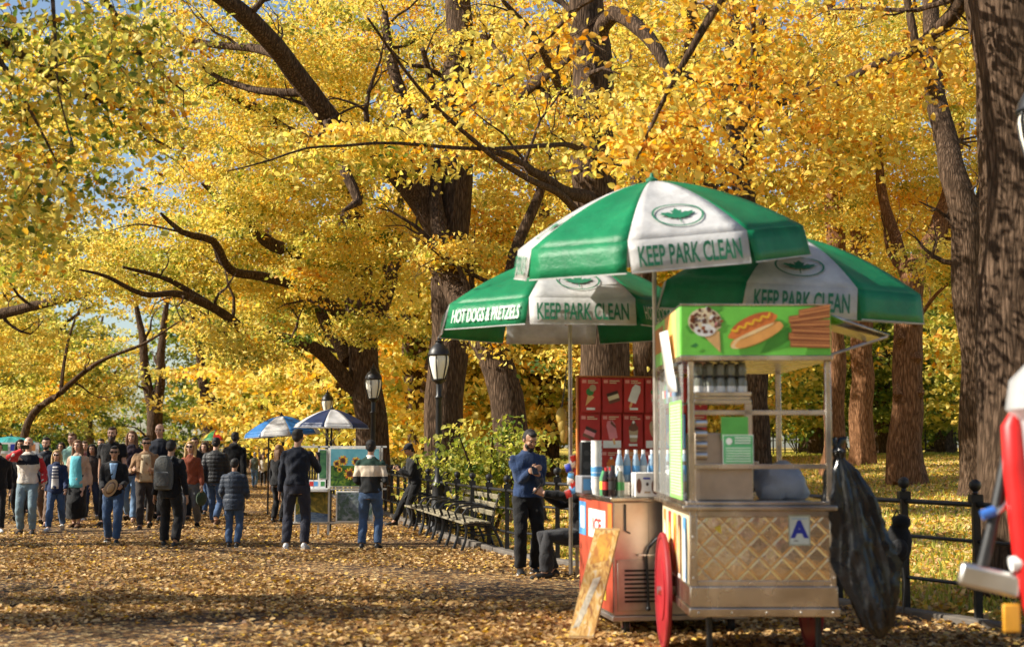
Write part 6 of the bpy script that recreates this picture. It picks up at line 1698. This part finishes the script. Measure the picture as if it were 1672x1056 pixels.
def sunny(p, w, h):
    p.rect(.02, .02, w - .02, h - .02, noise_paint("painted_sky", [(.3, (.10, .38, .48)), (.7, (.22, .55, .62))], 3, 1))
    p.rect(.02, .02, w - .02, h * .55, noise_paint("painted_leaves", [(.35, (.01, .03, .01)), (.5, (.05, .16, .02)), (.65, (.22, .32, .03))], 9, 2))
    rg = random.Random(4)
    for cx, cy, r in [(.26, .68, .075), (.14, .60, .055), (.52, .66, .065), (.62, .55, .06), (.40, .34, .085), (.74, .66, .06), (.86, .50, .07), (.20, .45, .04), (.72, .38, .05)]:
        cx *= w; cy *= h; r *= 1.15
        for k in range(13):
            a = k * 6.283 / 13 + rg.random() * .2; p.oval(cx + r * .68 * math.cos(a), cy + r * .68 * math.sin(a), r * .42, r * .17, [YEL, MUST, ORANGE][k % 3], a, 8, False)
        p.h += .0008; p.oval(cx, cy, r * .55, r * .55, pm("seed_head", (.16, .05, .02))); p.oval(cx, cy, r * .28, r * .28, CHOCD)
picture("sunflower_painting", "large bright painting of sunflowers under a blue sky in the rack", 540, 622, 731, 795, -.02, sunny)
picture("green_painting", "narrow plain green painting at the rack's left", 522, 536, 733, 782, -.02, lambda p, w, h: p.rect(.015, .015, w - .015, h - .015, noise_paint("painted_green", [(.35, (.02, .12, .06)), (.65, (.10, .26, .10))], 6, 3)))
def park(p, w, h):
    p.rect(.02, .02, w - .02, h - .02, noise_paint("painted_autumn", [(.32, (.03, .06, .01)), (.5, (.20, .16, .02)), (.68, (.5, .34, .04))], 7, 5))
    p.poly([(.02, .02), (w - .02, .02), (w - .02, h * .28), (w * .5, h * .34), (.02, h * .26)], noise_paint("painted_lake", [(.35, (.03, .07, .16)), (.65, (.16, .22, .28))], 8, 6, (1, 1, 4)))
picture("autumn_painting", "low painting of an autumn lakeside leaning at the rack's left foot", 484, 540, 801, 853, -.04, park)
picture("garden_painting", "low blue green garden painting leaning at the rack's right foot", 551, 612, 801, 852, -.04, lambda p, w, h: p.rect(.025, .025, w - .025, h - .025, noise_paint("painted_garden", [(.3, (.02, .05, .04)), (.45, (.08, .14, .10)), (.55, (.16, .20, .24)), (.68, (.30, .36, .34))], 9, 8)))
for k, (px, c) in enumerate(((512, RED), (519, BLUE), (530, GREENP))):
    m = MB(); m.box(-.05, .05, 0, .012, 0, .15); o = m.build("card", WHITE); o.location = (wx(px), PY * K - .12, wz(797) + .002); o.rotation_euler.x = R(-10)
    tag(o, ["small white card with a red picture", "small white card with a blue picture", "small white card with a green picture"][k] + " on the painting rack's table", "card")
    p = Print((0, -.0005, 0), (1, 0, 0), (0, 0, 1), .002); p.rect(-.035, .04, .035, .12, c); p.build("printed_picture", o)

# ------------------------------------------------------------------ backpack on the right fence, pedicab at the edge
b = W(1468, 885, 7.72)
bp = MB(); bp.ball((0, 0, 0), .115, .10, .19, 16, 12); bp.ball((.02, -.02, .18), .085, .08, .07, 14, 9)
o = bp.build("backpack", fabric((.012, .012, .013))); o.location = b; tag(o, "black backpack hung on the fence right of the garbage bag", "backpack")
MB().ball((-.02, -.085, -.05), .08, .04, .09, 12, 8).build("front_pocket", fabric((.016, .016, .018)), o)
for x in (-.06, .03): MB().tube([(x, 0, -.16), (x + .01, -.02, -.36), (x - .01, 0, -.62)], .012, 6).build("strap", M_BLACK, o)
m = MB(); m.tube([(-.05, .02, .2), (0, .06, .28), (.05, .02, .2)], .012, 6); m.build("handle", M_BLACK, o)

PC = thing("pedicab", "white pedicab with red strip and silver bumper at the right edge", "pedicab", (2.325, 4.0 * K, 0), R(-2))
M_SHELL = plain("white_shell", (.40, .40, .40), .4)
M_REDT = plain("red_trim", (.62, .012, .012), .4)
mb = MB()   # curved body shell, seen from its rear left
prof = [(.60, .12), (.80, .10), (1.1, .08), (1.45, .065), (1.70, .05), (1.75, .0), (1.86, .02), (1.95, .11), (1.985, .24)]
ny = 10; vs = []
for z, x in prof:
    for j in range(ny + 1):
        y = -j / ny * 1.1; vs.append((x + .04 * math.sin(j / ny * math.pi), y, z))
mb.add(vs, [(i * (ny + 1) + j + 1, i * (ny + 1) + j, (i + 1) * (ny + 1) + j, (i + 1) * (ny + 1) + j + 1) for i in range(len(prof) - 1) for j in range(ny)])
o = mb.build("side_shell", M_SHELL, PC); sd_ = o.modifiers.new("Solidify", 'SOLIDIFY'); sd_.thickness = .03
mb = MB(); n = len(prof)
fr = [(x, 0.0, z) for z, x in prof] + [(1.15, 0, 1.985), (1.15, 0, .6)]
mb.add(fr, [tuple(range(len(fr)))]); o = mb.build("back_panel", M_SHELL, PC); o.location.y = -.01; o.modifiers.new("Solidify", 'SOLIDIFY').thickness = .02
mb = MB(); mb.tube([(.07, .0, .80), (.05, -.01, .95), (.03, -.01, 1.2), (.01, -.01, 1.45), (.005, -.0, 1.66), (.02, .0, 1.72)], [.04, .055, .058, .058, .055, .03], 10); mb.build("red_strip", M_REDT, PC)
mb = MB(); mb.tube([(.06, -.02, 1.62), (.11, -.02, 1.56), (.11, -.02, 1.48)], .02, 8); mb.build("rear_handle", M_DULLSTEEL, PC)
mb = MB(); mb.bar((-.25, .04, .985), (.02, .0, .925), .07, .11); mb.build("bumper", M_STEEL, PC, .02)
mb = MB(); mb.cyl((-.03, -.02, 1.03), (.03, -.02, 1.04), .035); mb.build("bumper_bolt", M_WHITE, PC)
mb = MB(); mb.box(-.07, .01, -.02, .0, .72, .85); mb.build("amber_reflector", pm("amber_plastic", (.70, .33, .03), .3), PC, .008)
mb = MB(); mb.tube([(.0, .06, 1.55), (-.06, .05, 1.3), (-.13, .04, 1.05), (-.15, .04, .98)], .03, 10); mb.build("frame_tube", M_BLACK, PC)
mb = MB(); mb.tube([(-.14, .03, 1.25), (-.08, .03, 1.272)], .024, 12); mb.build("blue_grip", pm("blue_rubber", (.03, .12, .42), .4), PC)
mb = MB(); mb.tube([(-.08, .03, 1.27), (.0, .03, 1.31), (.03, .03, 1.36)], .022, 10); mb.build("grip_bar", M_STEEL, PC)
mb = MB(); mb.box(.03, 1.1, -1.1, -.06, .52, .60); mb.build("floor", M_BLACK, PC)
for x in (.12, 1.05):
    mb = MB(); n = 32
    mb.tube([(x, -.55 + .30 * math.cos(2 * math.pi * k / n), .33 + .30 * math.sin(2 * math.pi * k / n)) for k in range(n + 1)], .028, 8); w_ = mb.build("wheel", M_RUBBER, PC)
    mb = MB(); mb.cyl((x - .05, -.55, .33), (x + .05, -.55, .33), .04)
    for k in range(14): a = k * 2 * math.pi / 14; mb.tube([(x, -.55, .33), (x, -.55 + .29 * math.cos(a), .33 + .29 * math.sin(a))], .003, 4)
    mb.build("spokes", M_STEEL, w_)
MB().cyl((.08, -.55, .33), (1.09, -.55, .33), .02).build("axle", M_BLACK, PC)
